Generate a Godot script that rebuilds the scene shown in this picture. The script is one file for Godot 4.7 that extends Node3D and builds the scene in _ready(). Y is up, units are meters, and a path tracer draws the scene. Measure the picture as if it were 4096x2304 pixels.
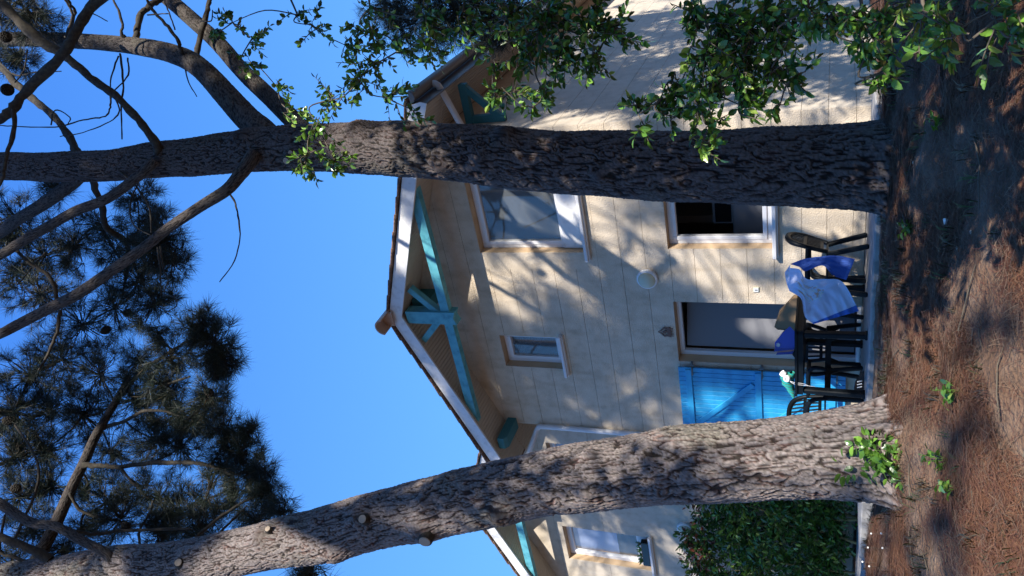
extends Node3D

# The camera was held on its side: the picture's right is the world's down. Lengths in metres, y up.
# x runs along the gable wall to the right, z out of the gable wall towards the camera.
const EYE := Vector3(2.7635, 0.3139, 7.9201)
const YAW := 0.5519
const PITCH := 0.3859
const ROLL := 0.0169
const FOCAL := 3124.08
const FLOOR_Y := -0.03
const SUN_TO := Vector3(0.601, 0.389, 0.5)

var heading: Vector3
var lens_right: Vector3
var lens_up: Vector3
var lens_fwd: Vector3
var rng := RandomNumberGenerator.new()
var taken := {}
var M := {}
var unit_box_cache := {}

# ---------------------------------------------------------------- helpers: where things stand
func aim(px: float, py: float) -> Vector3:
	return lens_fwd * FOCAL + lens_right * (1152.0 - py) - lens_up * (px - 2048.0)

func spot(px: float, py: float, reach: float) -> Vector3:
	var q := aim(px, py)
	return EYE + q * (reach / q.dot(heading))

func on_z(px: float, py: float, z: float) -> Vector3:
	var q := aim(px, py)
	return EYE + q * ((z - EYE.z) / q.z)

func on_x(px: float, py: float, x: float) -> Vector3:
	var q := aim(px, py)
	return EYE + q * ((x - EYE.x) / q.x)

func on_y(px: float, py: float, y: float) -> Vector3:
	var q := aim(px, py)
	return EYE + q * ((y - EYE.y) / q.y)

func in_view(p: Vector3, margin: float) -> bool:
	var q := p - EYE
	var d := q.dot(lens_fwd)
	if d < 0.3:
		return false
	var x := 2048.0 - FOCAL * q.dot(lens_up) / d
	var y := 1152.0 - FOCAL * q.dot(lens_right) / d
	return x > -margin and x < 4096.0 + margin and y > -margin and y < 2304.0 + margin

# ---------------------------------------------------------------- helpers: nodes
func numbered(called: String, parent: Node) -> String:
	var key := str(parent.get_instance_id()) + called
	var n: int = taken.get(key, 0)
	taken[key] = n + 1
	return called if n == 0 else "%s_%03d" % [called, n]

func hang(o: Node3D, called: String, parent: Node) -> Node3D:
	o.name = numbered(called, parent)
	parent.add_child(o, true)
	return o

func mesh_node(called: String, mesh: Mesh, m: Material, parent: Node = self) -> MeshInstance3D:
	var o := MeshInstance3D.new()
	o.mesh = mesh
	o.material_override = m
	hang(o, called, parent)
	return o

func obj(called: String, st: SurfaceTool, m: Material, parent: Node = self) -> MeshInstance3D:
	return mesh_node(called, st.commit(), m, parent)

func tag(o: Node, label: String, category: String, group := "") -> void:
	o.set_meta("label", label)
	o.set_meta("category", category)
	if group != "":
		o.set_meta("group", group)

func thing(called: String, label: String, category: String, at := Vector3.ZERO, turn := 0.0, group := "") -> Node3D:
	var o := Node3D.new()
	o.position = at
	o.rotation.y = turn
	hang(o, called, self)
	tag(o, label, category, group)
	return o

func structure(o: Node) -> Node:
	o.set_meta("kind", "structure")
	return o

func stuff(o: Node) -> Node:
	o.set_meta("kind", "stuff")
	return o

# ---------------------------------------------------------------- helpers: shapes
func begin() -> SurfaceTool:
	var st := SurfaceTool.new()
	st.begin(Mesh.PRIMITIVE_TRIANGLES)
	return st

func face(st: SurfaceTool, pts: Array, inside: Vector3) -> void:
	# a flat convex face, turned away from a point inside
	var n: Vector3 = (pts[2] - pts[0]).cross(pts[1] - pts[0])
	if n.length_squared() < 1e-16 and pts.size() > 3:
		n = (pts[3] - pts[0]).cross(pts[2] - pts[0])
	n = n.normalized()
	var mid := Vector3.ZERO
	for q in pts:
		mid += q
	mid /= pts.size()
	var flip := n.dot(mid - inside) < 0.0
	if flip:
		n = -n
	for i in range(1, pts.size() - 1):
		var order := [0, i + 1, i] if flip else [0, i, i + 1]
		for k in order:
			st.set_normal(n)
			st.add_vertex(pts[k])

func tri(st: SurfaceTool, v: Array, n: Array, uv: Array = []) -> void:
	# one triangle whose winding agrees with its normals
	var g: Vector3 = (v[2] - v[0]).cross(v[1] - v[0])
	var order := [0, 1, 2] if g.dot(n[0] + n[1] + n[2]) >= 0.0 else [0, 2, 1]
	for k in order:
		st.set_normal(n[k])
		if uv.size() > 0:
			st.set_uv(uv[k])
		st.add_vertex(v[k])

func box(st: SurfaceTool, xf: Transform3D, size: Vector3, bevel := 0.0) -> void:
	var h := size * 0.5
	var b := minf(bevel, minf(h.x, minf(h.y, h.z)) * 0.9)
	var c := xf.origin
	if b <= 0.0:
		for ax in 3:
			for s in [-1.0, 1.0]:
				var u := (ax + 1) % 3
				var v := (ax + 2) % 3
				var pts := []
				for k in [[-1, -1], [1, -1], [1, 1], [-1, 1]]:
					var q := Vector3.ZERO
					q[ax] = s * h[ax]
					q[u] = k[0] * h[u]
					q[v] = k[1] * h[v]
					pts.append(xf * q)
				face(st, pts, c)
		return
	for ax in 3:
		var u := (ax + 1) % 3
		var v := (ax + 2) % 3
		for s in [-1.0, 1.0]:
			var pts := []
			for k in [[-1, -1], [1, -1], [1, 1], [-1, 1]]:
				var q := Vector3.ZERO
				q[ax] = s * h[ax]
				q[u] = k[0] * (h[u] - b)
				q[v] = k[1] * (h[v] - b)
				pts.append(xf * q)
			face(st, pts, c)
		# edges along ax
		for su in [-1.0, 1.0]:
			for sv in [-1.0, 1.0]:
				var pts := []
				for k in [[-1, 0], [1, 0], [1, 1], [-1, 1]]:
					var q := Vector3.ZERO
					q[ax] = k[0] * (h[ax] - b)
					q[u] = su * (h[u] - (b if k[1] == 1 else 0.0))
					q[v] = sv * (h[v] - (0.0 if k[1] == 1 else b))
					pts.append(xf * q)
				face(st, pts, c)
	for sx in [-1.0, 1.0]:
		for sy in [-1.0, 1.0]:
			for sz in [-1.0, 1.0]:
				face(st, [xf * Vector3(sx * h.x, sy * (h.y - b), sz * (h.z - b)), xf * Vector3(sx * (h.x - b), sy * h.y, sz * (h.z - b)), xf * Vector3(sx * (h.x - b), sy * (h.y - b), sz * h.z)], c)

func slab(st: SurfaceTool, x0: float, x1: float, y0: float, y1: float, z0: float, z1: float, bevel := 0.0) -> void:
	box(st, Transform3D(Basis(), Vector3((x0 + x1) / 2, (y0 + y1) / 2, (z0 + z1) / 2)), Vector3(absf(x1 - x0), absf(y1 - y0), absf(z1 - z0)), bevel)

func bar(st: SurfaceTool, a: Vector3, b: Vector3, w: float, d: float, side := Vector3(0, 0, 1), bevel := 0.0) -> void:
	# a straight bar from a to b; d is its size along side, w across
	var y := (b - a).normalized()
	var x := y.cross(side).normalized()
	var z := x.cross(y)
	box(st, Transform3D(Basis(x, y, z), (a + b) / 2), Vector3(w, a.distance_to(b), d), bevel)

func prism(st: SurfaceTool, poly: PackedVector2Array, xf: Transform3D, z0: float, z1: float) -> void:
	# a flat outline in x and y, given thickness from z0 to z1
	var tri := Geometry2D.triangulate_polygon(poly)
	var c := Vector2.ZERO
	for q in poly:
		c += q
	c /= poly.size()
	var cw := Geometry2D.is_polygon_clockwise(poly)
	var mid := xf * Vector3(c.x, c.y, (z0 + z1) / 2)
	for i in range(0, tri.size(), 3):
		for z in [z0, z1]:
			var pts := []
			for k in 3:
				pts.append(xf * Vector3(poly[tri[i + k]].x, poly[tri[i + k]].y, z))
			face(st, pts, xf * Vector3(poly[tri[i]].x, poly[tri[i]].y, (z0 + z1) / 2))
	for i in poly.size():
		var a := poly[i]
		var b := poly[(i + 1) % poly.size()]
		var n := Vector2(b.y - a.y, a.x - b.x).normalized() * 0.01
		if not cw:
			n = -n
		# inside lies to one side of the edge; which one depends on the winding
		var m := (a + b) / 2 + n
		if not Geometry2D.is_point_in_polygon(m, poly):
			m = (a + b) / 2 - n
		face(st, [xf * Vector3(a.x, a.y, z0), xf * Vector3(b.x, b.y, z0), xf * Vector3(b.x, b.y, z1), xf * Vector3(a.x, a.y, z1)], xf * Vector3(m.x, m.y, (z0 + z1) / 2))

func smooth_path(pts: Array, rad: Array, per: int) -> Array:
	# Catmull-Rom through the points; returns [points, radii]
	var op := []
	var orr := []
	for i in pts.size() - 1:
		var p0: Vector3 = pts[maxi(i - 1, 0)]
		var p1: Vector3 = pts[i]
		var p2: Vector3 = pts[i + 1]
		var p3: Vector3 = pts[mini(i + 2, pts.size() - 1)]
		for k in per:
			var t := float(k) / per
			op.append(p1.cubic_interpolate(p2, p0, p3, t))
			orr.append(lerpf(rad[i], rad[i + 1], t))
	op.append(pts[-1])
	orr.append(rad[-1])
	return [op, orr]

func tube(st: SurfaceTool, pts: Array, rad: Array, sides: int, rough := 0.0) -> void:
	# a round tube along points, smooth shaded, closed at the ends by its own narrowing
	var n := pts.size()
	var rings := []
	var norms := []
	var ref := Vector3(0.3, 0.2, 0.9)
	for i in n:
		var d: Vector3 = (pts[mini(i + 1, n - 1)] - pts[maxi(i - 1, 0)]).normalized()
		var x := d.cross(ref)
		if x.length() < 0.1:
			x = d.cross(Vector3(1, 0.1, 0))
		x = x.normalized()
		var y := d.cross(x).normalized()
		var ring := []
		var nn := []
		for k in sides:
			var a := TAU * k / sides
			var o := x * cos(a) + y * sin(a)
			var r: float = rad[i] * (1.0 + (rng.randf() - 0.5) * rough)
			ring.append(pts[i] + o * r)
			nn.append(o)
		rings.append(ring)
		norms.append(nn)
	for i in n - 1:
		for k in sides:
			var l := (k + 1) % sides
			for q in [[i, k], [i + 1, k], [i + 1, l], [i, k], [i + 1, l], [i, l]]:
				st.set_normal(norms[q[0]][q[1]])
				st.add_vertex(rings[q[0]][q[1]])
	for e in [0, n - 1]:
		var d: Vector3 = (pts[0] - pts[1]) if e == 0 else (pts[n - 1] - pts[n - 2])
		for k in sides:
			st.set_normal(d.normalized())
			st.add_vertex(pts[e])
			st.set_normal(d.normalized())
			st.add_vertex(rings[e][k] if e == 0 else rings[e][(k + 1) % sides])
			st.set_normal(d.normalized())
			st.add_vertex(rings[e][(k + 1) % sides] if e == 0 else rings[e][k])

func lathe(st: SurfaceTool, xf: Transform3D, prof: Array, sides: int) -> void:
	# prof: [radius, height] pairs turned about the y axis of xf
	var mean := 0.0
	for q in prof:
		mean += q[1]
	mean /= prof.size()
	for i in prof.size() - 1:
		for k in sides:
			var a0 := TAU * k / sides
			var a1 := TAU * (k + 1) / sides
			var p := []
			for q in [[i, a0], [i + 1, a0], [i + 1, a1], [i, a1]]:
				p.append(xf * Vector3(cos(q[1]) * prof[q[0]][0], prof[q[0]][1], sin(q[1]) * prof[q[0]][0]))
			face(st, p, xf * Vector3(0, mean, 0))

# ---------------------------------------------------------------- helpers: materials
func lin(r: float, g: float, b: float) -> Color:
	return Color(r, g, b).linear_to_srgb()

func mat(called: String, c: Color, rough := 0.8) -> StandardMaterial3D:
	var m := StandardMaterial3D.new()
	m.resource_name = called
	m.albedo_color = c
	m.roughness = rough
	M[called] = m
	return m

func noise(kind: int, freq: float, sd: int, octaves := 3) -> FastNoiseLite:
	var n := FastNoiseLite.new()
	n.noise_type = kind
	n.frequency = freq
	n.seed = sd
	n.fractal_octaves = octaves
	if octaves <= 1:
		n.fractal_type = FastNoiseLite.FRACTAL_NONE
	return n

func bumps(n: FastNoiseLite, size: int, strength: float) -> NoiseTexture2D:
	var t := NoiseTexture2D.new()
	t.width = size
	t.height = size
	t.seamless = true
	t.as_normal_map = true
	t.bump_strength = strength
	t.noise = n
	return t

func tones(n: FastNoiseLite, size: int, stops: Array) -> NoiseTexture2D:
	# stops: [offset, Color linear]
	var t := NoiseTexture2D.new()
	t.width = size
	t.height = size
	t.seamless = true
	t.noise = n
	var g := Gradient.new()
	var offs := PackedFloat32Array()
	var cols := PackedColorArray()
	for s in stops:
		offs.append(s[0])
		cols.append(lin(s[1].r, s[1].g, s[1].b))
	g.offsets = offs
	g.colors = cols
	t.color_ramp = g
	return t

func triplanar(m: StandardMaterial3D, per_metre: float, world := false) -> void:
	m.uv1_triplanar = true
	m.uv1_world_triplanar = world
	m.uv1_scale = Vector3.ONE * per_metre

func make_materials() -> void:
	var stucco := mat("roughcast", Color.WHITE, 0.95)
	var worm := noise(FastNoiseLite.TYPE_SIMPLEX_SMOOTH, 0.055, 4, 2)
	stucco.normal_enabled = true
	stucco.normal_texture = bumps(worm, 1024, 3.5)
	stucco.normal_scale = 1.0
	stucco.albedo_texture = tones(noise(FastNoiseLite.TYPE_SIMPLEX_SMOOTH, 0.006, 9, 5), 1024, [[0.0, Color(0.45, 0.38, 0.295)], [0.45, Color(0.54, 0.46, 0.36)], [1.0, Color(0.59, 0.51, 0.41)]])
	triplanar(stucco, 0.8)
	stucco.detail_enabled = true
	stucco.detail_blend_mode = BaseMaterial3D.BLEND_MODE_MUL
	stucco.detail_uv_layer = BaseMaterial3D.DETAIL_UV_2
	stucco.detail_albedo = tones(noise(FastNoiseLite.TYPE_SIMPLEX, 0.012, 44, 4), 512, [[0.0, Color(0.84, 0.82, 0.79)], [0.4, Color(0.96, 0.955, 0.945)], [0.65, Color(1, 1, 1)]])
	stucco.uv2_triplanar = true
	stucco.uv2_scale = Vector3(0.55, 0.16, 0.55)
	var plain := mat("smooth_render", lin(0.50, 0.415, 0.33), 0.9)
	plain.albedo_texture = stucco.albedo_texture
	plain.albedo_color = lin(0.95, 0.81, 0.66)  # tan tint stands in for shade and bounced light in the reveals
	triplanar(plain, 0.5)
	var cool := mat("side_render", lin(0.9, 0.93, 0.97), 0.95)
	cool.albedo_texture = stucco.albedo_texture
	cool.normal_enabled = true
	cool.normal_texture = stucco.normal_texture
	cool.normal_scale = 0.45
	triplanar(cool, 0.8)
	mat("white_paint", lin(0.74, 0.74, 0.74), 0.5)
	var wp: StandardMaterial3D = M.white_paint
	wp.albedo_texture = tones(noise(FastNoiseLite.TYPE_SIMPLEX, 0.012, 31, 5), 512, [[0.0, Color(0.78, 0.77, 0.75)], [0.4, Color(0.95, 0.95, 0.95)], [1.0, Color(1, 1, 1)]])
	triplanar(wp, 1.1)
	mat("white_plastic", lin(0.68, 0.69, 0.71), 0.4)
	mat("cream_plastic", lin(0.50, 0.50, 0.37), 0.3)
	mat("zinc", lin(0.15, 0.15, 0.155), 0.45)
	mat("ridge_clay", lin(0.50, 0.34, 0.25), 0.8)
	mat("metal_white", lin(0.60, 0.61, 0.63), 0.4)
	var teal := mat("teal_paint", Color.WHITE, 0.6)
	teal.albedo_texture = tones(noise(FastNoiseLite.TYPE_SIMPLEX, 0.012, 17, 5), 512, [[0.0, Color(0.05, 0.22, 0.27)], [0.4, Color(0.085, 0.33, 0.40)], [1.0, Color(0.12, 0.41, 0.47)]])
	triplanar(teal, 0.9)
	mat("shaded_teal_paint", lin(0.025, 0.15, 0.175), 0.6)  # darker copy of the teal, shade put into the colour
	var blue := mat("blue_paint", Color.WHITE, 0.5)
	blue.albedo_texture = tones(noise(FastNoiseLite.TYPE_SIMPLEX, 0.010, 21, 5), 512, [[0.0, Color(0.015, 0.22, 0.46)], [0.4, Color(0.02, 0.29, 0.58)], [1.0, Color(0.03, 0.34, 0.64)]])
	triplanar(blue, 0.9)
	mat("soffit_board", lin(0.44, 0.38, 0.30), 0.8)
	var tile := mat("clay_tile", Color.WHITE, 0.85)
	tile.albedo_texture = tones(noise(FastNoiseLite.TYPE_SIMPLEX, 0.02, 5, 4), 512, [[0.0, Color(0.05, 0.035, 0.028)], [0.5, Color(0.17, 0.105, 0.075)], [1.0, Color(0.34, 0.24, 0.17)]])
	triplanar(tile, 2.2)
	mat("dark_iron", lin(0.02, 0.02, 0.022), 0.5)
	mat("rust_iron", lin(0.13, 0.07, 0.05), 0.7)
	mat("grey_hinge", lin(0.10, 0.12, 0.13), 0.5)
	mat("green_plastic", lin(0.0035, 0.006, 0.009), 0.5)
	M.green_plastic.metallic_specular = 0.3
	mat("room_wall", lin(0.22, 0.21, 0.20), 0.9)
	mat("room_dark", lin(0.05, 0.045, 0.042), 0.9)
	mat("door_leaf", lin(0.16, 0.165, 0.185), 0.6)  # pale surfaces greyed, indoor shade is put into the colour
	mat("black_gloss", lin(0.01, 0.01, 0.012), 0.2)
	mat("added_sky_panel", lin(0.22, 0.27, 0.42), 0.8)
	mat("added_dark_sheet", lin(0.02, 0.021, 0.016), 0.9)
	var glass := mat("glass", Color(0.9, 0.95, 1.0, 0.06), 0.02)
	glass.transparency = BaseMaterial3D.TRANSPARENCY_ALPHA
	glass.metallic_specular = 0.9
	var slabm := mat("concrete", Color.WHITE, 0.9)
	slabm.albedo_texture = tones(noise(FastNoiseLite.TYPE_SIMPLEX, 0.008, 3, 5), 1024, [[0.0, Color(0.17, 0.165, 0.16)], [0.5, Color(0.28, 0.275, 0.27)], [1.0, Color(0.34, 0.33, 0.32)]])
	triplanar(slabm, 0.7, true)
	# ground: sandy brown earth
	var earth := mat("earth", Color.WHITE, 1.0)
	earth.albedo_texture = tones(noise(FastNoiseLite.TYPE_SIMPLEX, 0.006, 77, 6), 1024, [[0.0, Color(0.05, 0.026, 0.014)], [0.42, Color(0.115, 0.066, 0.04)], [0.6, Color(0.15, 0.093, 0.06)], [1.0, Color(0.23, 0.165, 0.12)]])
	earth.normal_enabled = true
	earth.normal_texture = bumps(noise(FastNoiseLite.TYPE_SIMPLEX, 0.05, 12, 4), 1024, 10.0)
	triplanar(earth, 0.6, true)
	# bark: the plates come from the mesh, the scales from this relief
	var bark := mat("bark", Color.WHITE, 0.95)
	bark.vertex_color_use_as_albedo = true
	bark.normal_enabled = true
	var sc := noise(FastNoiseLite.TYPE_CELLULAR, 0.028, 8, 1)
	sc.cellular_return_type = FastNoiseLite.RETURN_DISTANCE2_SUB
	bark.normal_texture = bumps(sc, 1024, 3.0)
	triplanar(bark, 2.6)
	var twig := mat("twig_bark", Color.WHITE, 0.95)
	twig.albedo_texture = tones(noise(FastNoiseLite.TYPE_SIMPLEX, 0.02, 6, 4), 512, [[0.0, Color(0.018, 0.014, 0.012)], [0.5, Color(0.038, 0.032, 0.026)], [1.0, Color(0.085, 0.08, 0.052)]])
	triplanar(twig, 2.5)
	mat("oak_twig", lin(0.10, 0.083, 0.062), 0.9)
	mat("yellow_stem", lin(0.30, 0.24, 0.10), 0.8)
	var needle := mat("needle", Color.WHITE, 0.6)
	needle.vertex_color_use_as_albedo = true
	var litter := mat("litter", Color.WHITE, 0.9)
	litter.vertex_color_use_as_albedo = true
	var leaf := mat("leaf_any", Color.WHITE, 0.30)
	leaf.vertex_color_use_as_albedo = true
	leaf.backlight = Color(0.35, 0.45, 0.10)
	leaf.backlight_enabled = true
	var hues := [[0.05, 0.12, 0.022], [0.08, 0.18, 0.028], [0.14, 0.28, 0.04], [0.032, 0.08, 0.02], [0.25, 0.36, 0.08], [0.18, 0.055, 0.04]]
	for i in hues.size():
		var lm := mat("leaf_hue_%d" % i, lin(hues[i][0], hues[i][1], hues[i][2]), 0.28)
		lm.backlight_enabled = true
		lm.backlight = Color(0.35, 0.45, 0.10)
	mat("cut_wood", lin(0.36, 0.29, 0.22), 0.85)
	mat("brown_paper", lin(0.22, 0.145, 0.08), 0.85)
	mat("white_stone", lin(0.30, 0.27, 0.23), 0.9)
	mat("petal", lin(0.8, 0.8, 0.76), 0.8)

# ---------------------------------------------------------------- the houses
const SLOPE := 0.388

func gable_y(x: float, ridge: float, top: float) -> float:
	return top - SLOPE * absf(x - ridge)

func rect(x0: float, x1: float, y0: float, y1: float) -> PackedVector2Array:
	return PackedVector2Array([Vector2(x0, y0), Vector2(x1, y0), Vector2(x1, y1), Vector2(x0, y1)])

func courses(house: Node3D, outline: PackedVector2Array, holes: Array, y_list: Array, xf: Transform3D, skin: Material, core: Material, whole: Array, inner := PackedVector2Array()) -> void:
	# a wall of cladding panels with open joints on a core; whole: rectangles that stay one panel
	var core_st := begin()
	for i in y_list.size() - 1:
		var y0: float = y_list[i]
		var y1: float = y_list[i + 1]
		for pass_ in 2:
			var gap := 0.0021 if pass_ == 0 else 0.0
			var cut: Array[PackedVector2Array] = Geometry2D.intersect_polygons(outline if pass_ == 0 or inner.size() == 0 else inner, rect(-50, 50, y0 + gap, y1 - gap))
			var bits: Array = cut
			for h in holes:
				var next := []
				for b in bits:
					next.append_array(Geometry2D.clip_polygons(b, h))
				bits = next
			if pass_ == 0:
				for w in whole:
					var next := []
					for b in bits:
						next.append_array(Geometry2D.clip_polygons(b, w))
					bits = next
			for b in bits:
				if pass_ == 0:
					var st := begin()
					prism(st, b, xf, -0.016, 0.0)
					obj("wall_panel", st, skin, house)
				else:
					prism(core_st, b, xf, -0.24, -0.015)
	for w in whole:
		var bits: Array = [w]
		for h in holes:
			var next := []
			for b in bits:
				next.append_array(Geometry2D.clip_polygons(b, h))
			bits = next
		for b in bits:
			if Geometry2D.is_polygon_clockwise(b):
				continue
			var st := begin()
			prism(st, b, xf, -0.016, 0.0)
			obj("wall_panel", st, skin, house)
	obj("wall", core_st, core, house)

func frame_bars(st: SurfaceTool, x0: float, x1: float, y0: float, y1: float, z0: float, z1: float, w: float) -> void:
	slab(st, x0, x0 + w, y0, y1, z0, z1, 0.006)
	slab(st, x1 - w, x1, y0, y1, z0, z1, 0.006)
	slab(st, x0 + w, x1 - w, y1 - w, y1, z0 + 0.001, z1 - 0.001, 0.006)
	slab(st, x0 + w, x1 - w, y0, y0 + w, z0 + 0.001, z1 - 0.001, 0.006)

func window(house: Node3D, x0: float, x1: float, y0: float, y1: float, z: float, guard := 0.0, glazed := true) -> Node3D:
	# z is the wall's face
	var st := begin()
	frame_bars(st, x0, x1, y0, y1, z - 0.20, z - 0.13, 0.055)
	var w := obj("window", st, M.white_plastic, house)
	var fy := y0 + 0.06
	if guard > 0.0:
		st = begin()
		slab(st, x0 + 0.01, x1 - 0.01, y0 + 0.055, y0 + guard, z - 0.125, z - 0.10, 0.006)
		obj("guard_panel", st, M.white_paint, w)
		fy = y0 + guard - 0.02
	st = begin()
	frame_bars(st, x0 + 0.05, x1 - 0.05, fy, y1 - 0.05, z - 0.185, z - 0.12, 0.048)
	obj("sash", st, M.white_plastic, w)
	if glazed:
		st = begin()
		slab(st, x0 + 0.09, x1 - 0.09, fy + 0.04, y1 - 0.09, z - 0.158, z - 0.152)
		obj("pane", st, M.glass, w)
	st = begin()
	slab(st, x0 - 0.09, x1 + 0.06, y0 - 0.045, y0 - 0.002, z - 0.13, z + 0.085, 0.008)
	slab(st, x0 - 0.085, x1 + 0.055, y0 - 0.060, y0 - 0.0455, z + 0.002, z + 0.06, 0.004)
	obj("sill", st, M.metal_white, w)
	return w

func roof_side(house: Node3D, ridge: float, top: float, end_x: float, z_front: float, z_back: float, boards_from: float) -> void:
	# one slope: deck, fascia, soffit boards under the overhang and verge tiles; end_x is where it stops
	var dirx := signf(end_x - ridge)
	var along := Vector3(dirx, -SLOPE, 0).normalized()
	var up := Vector3(SLOPE * dirx, 1, 0).normalized()
	var run := absf(end_x - ridge)
	var length := run * sqrt(1.0 + SLOPE * SLOPE)
	var basis := Basis(along, up, along.cross(up))
	var apex := Vector3(ridge, top, 0)
	var st := begin()
	# deck
	var e := Vector3(end_x, top - SLOPE * run, 0)
	var deck := PackedVector2Array([Vector2(ridge, top + 0.03), Vector2(end_x, e.y + 0.03), Vector2(end_x, e.y + 0.15), Vector2(ridge, top + 0.15)])
	prism(st, deck, Transform3D.IDENTITY, z_back, z_front - 0.028)
	obj("roof", st, M.clay_tile, house)
	# fascia
	st = begin()
	var fas := PackedVector2Array([Vector2(ridge, top), Vector2(end_x, e.y), Vector2(end_x, e.y + 0.185), Vector2(ridge, top + 0.185)])
	prism(st, fas, Transform3D.IDENTITY, z_front - 0.026, z_front)
	obj("fascia", st, M.white_paint, house)
	# soffit boards: run from the fascia back to the wall
	var n := int(length / 0.05)
	var bst := begin()
	box(bst, Transform3D(), Vector3(0.0465, 0.012, z_front - 0.03 - boards_from), 0.003)
	var bm := bst.commit()
	for i in n:
		var s := (i + 0.5) * 0.05
		var o := mesh_node("soffit_board", bm, M.soffit_board, house)
		o.transform = Transform3D(basis, apex + along * s + up * 0.020 + Vector3(0, 0, (z_front - 0.03 + boards_from) / 2))
	# verge tiles
	var k := 0
	var s := 0.14
	while s < length + 0.02:
		var tst := begin()
		box(tst, Transform3D(), Vector3(0.30, 0.022, 0.26), 0.006)
		var o := obj("roof_tile", tst, M.clay_tile, house)
		var b := basis * Basis(Vector3(0, 0, 1), 0.055 + rng.randf_range(-0.012, 0.012)) * Basis(Vector3(0, 1, 0), rng.randf_range(-0.015, 0.015))
		if dirx < 0:
			b = basis * Basis(Vector3(0, 1, 0), PI) * Basis(Vector3(0, 0, 1), -0.055 + rng.randf_range(-0.012, 0.012))
			b = b * Basis(Vector3(0, 1, 0), PI)
		o.transform = Transform3D(b, apex + along * s + up * 0.203 + Vector3(0, 0, z_front - 0.092 + rng.randf_range(-0.008, 0.008)))
		s += 0.245
		k += 1

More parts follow.
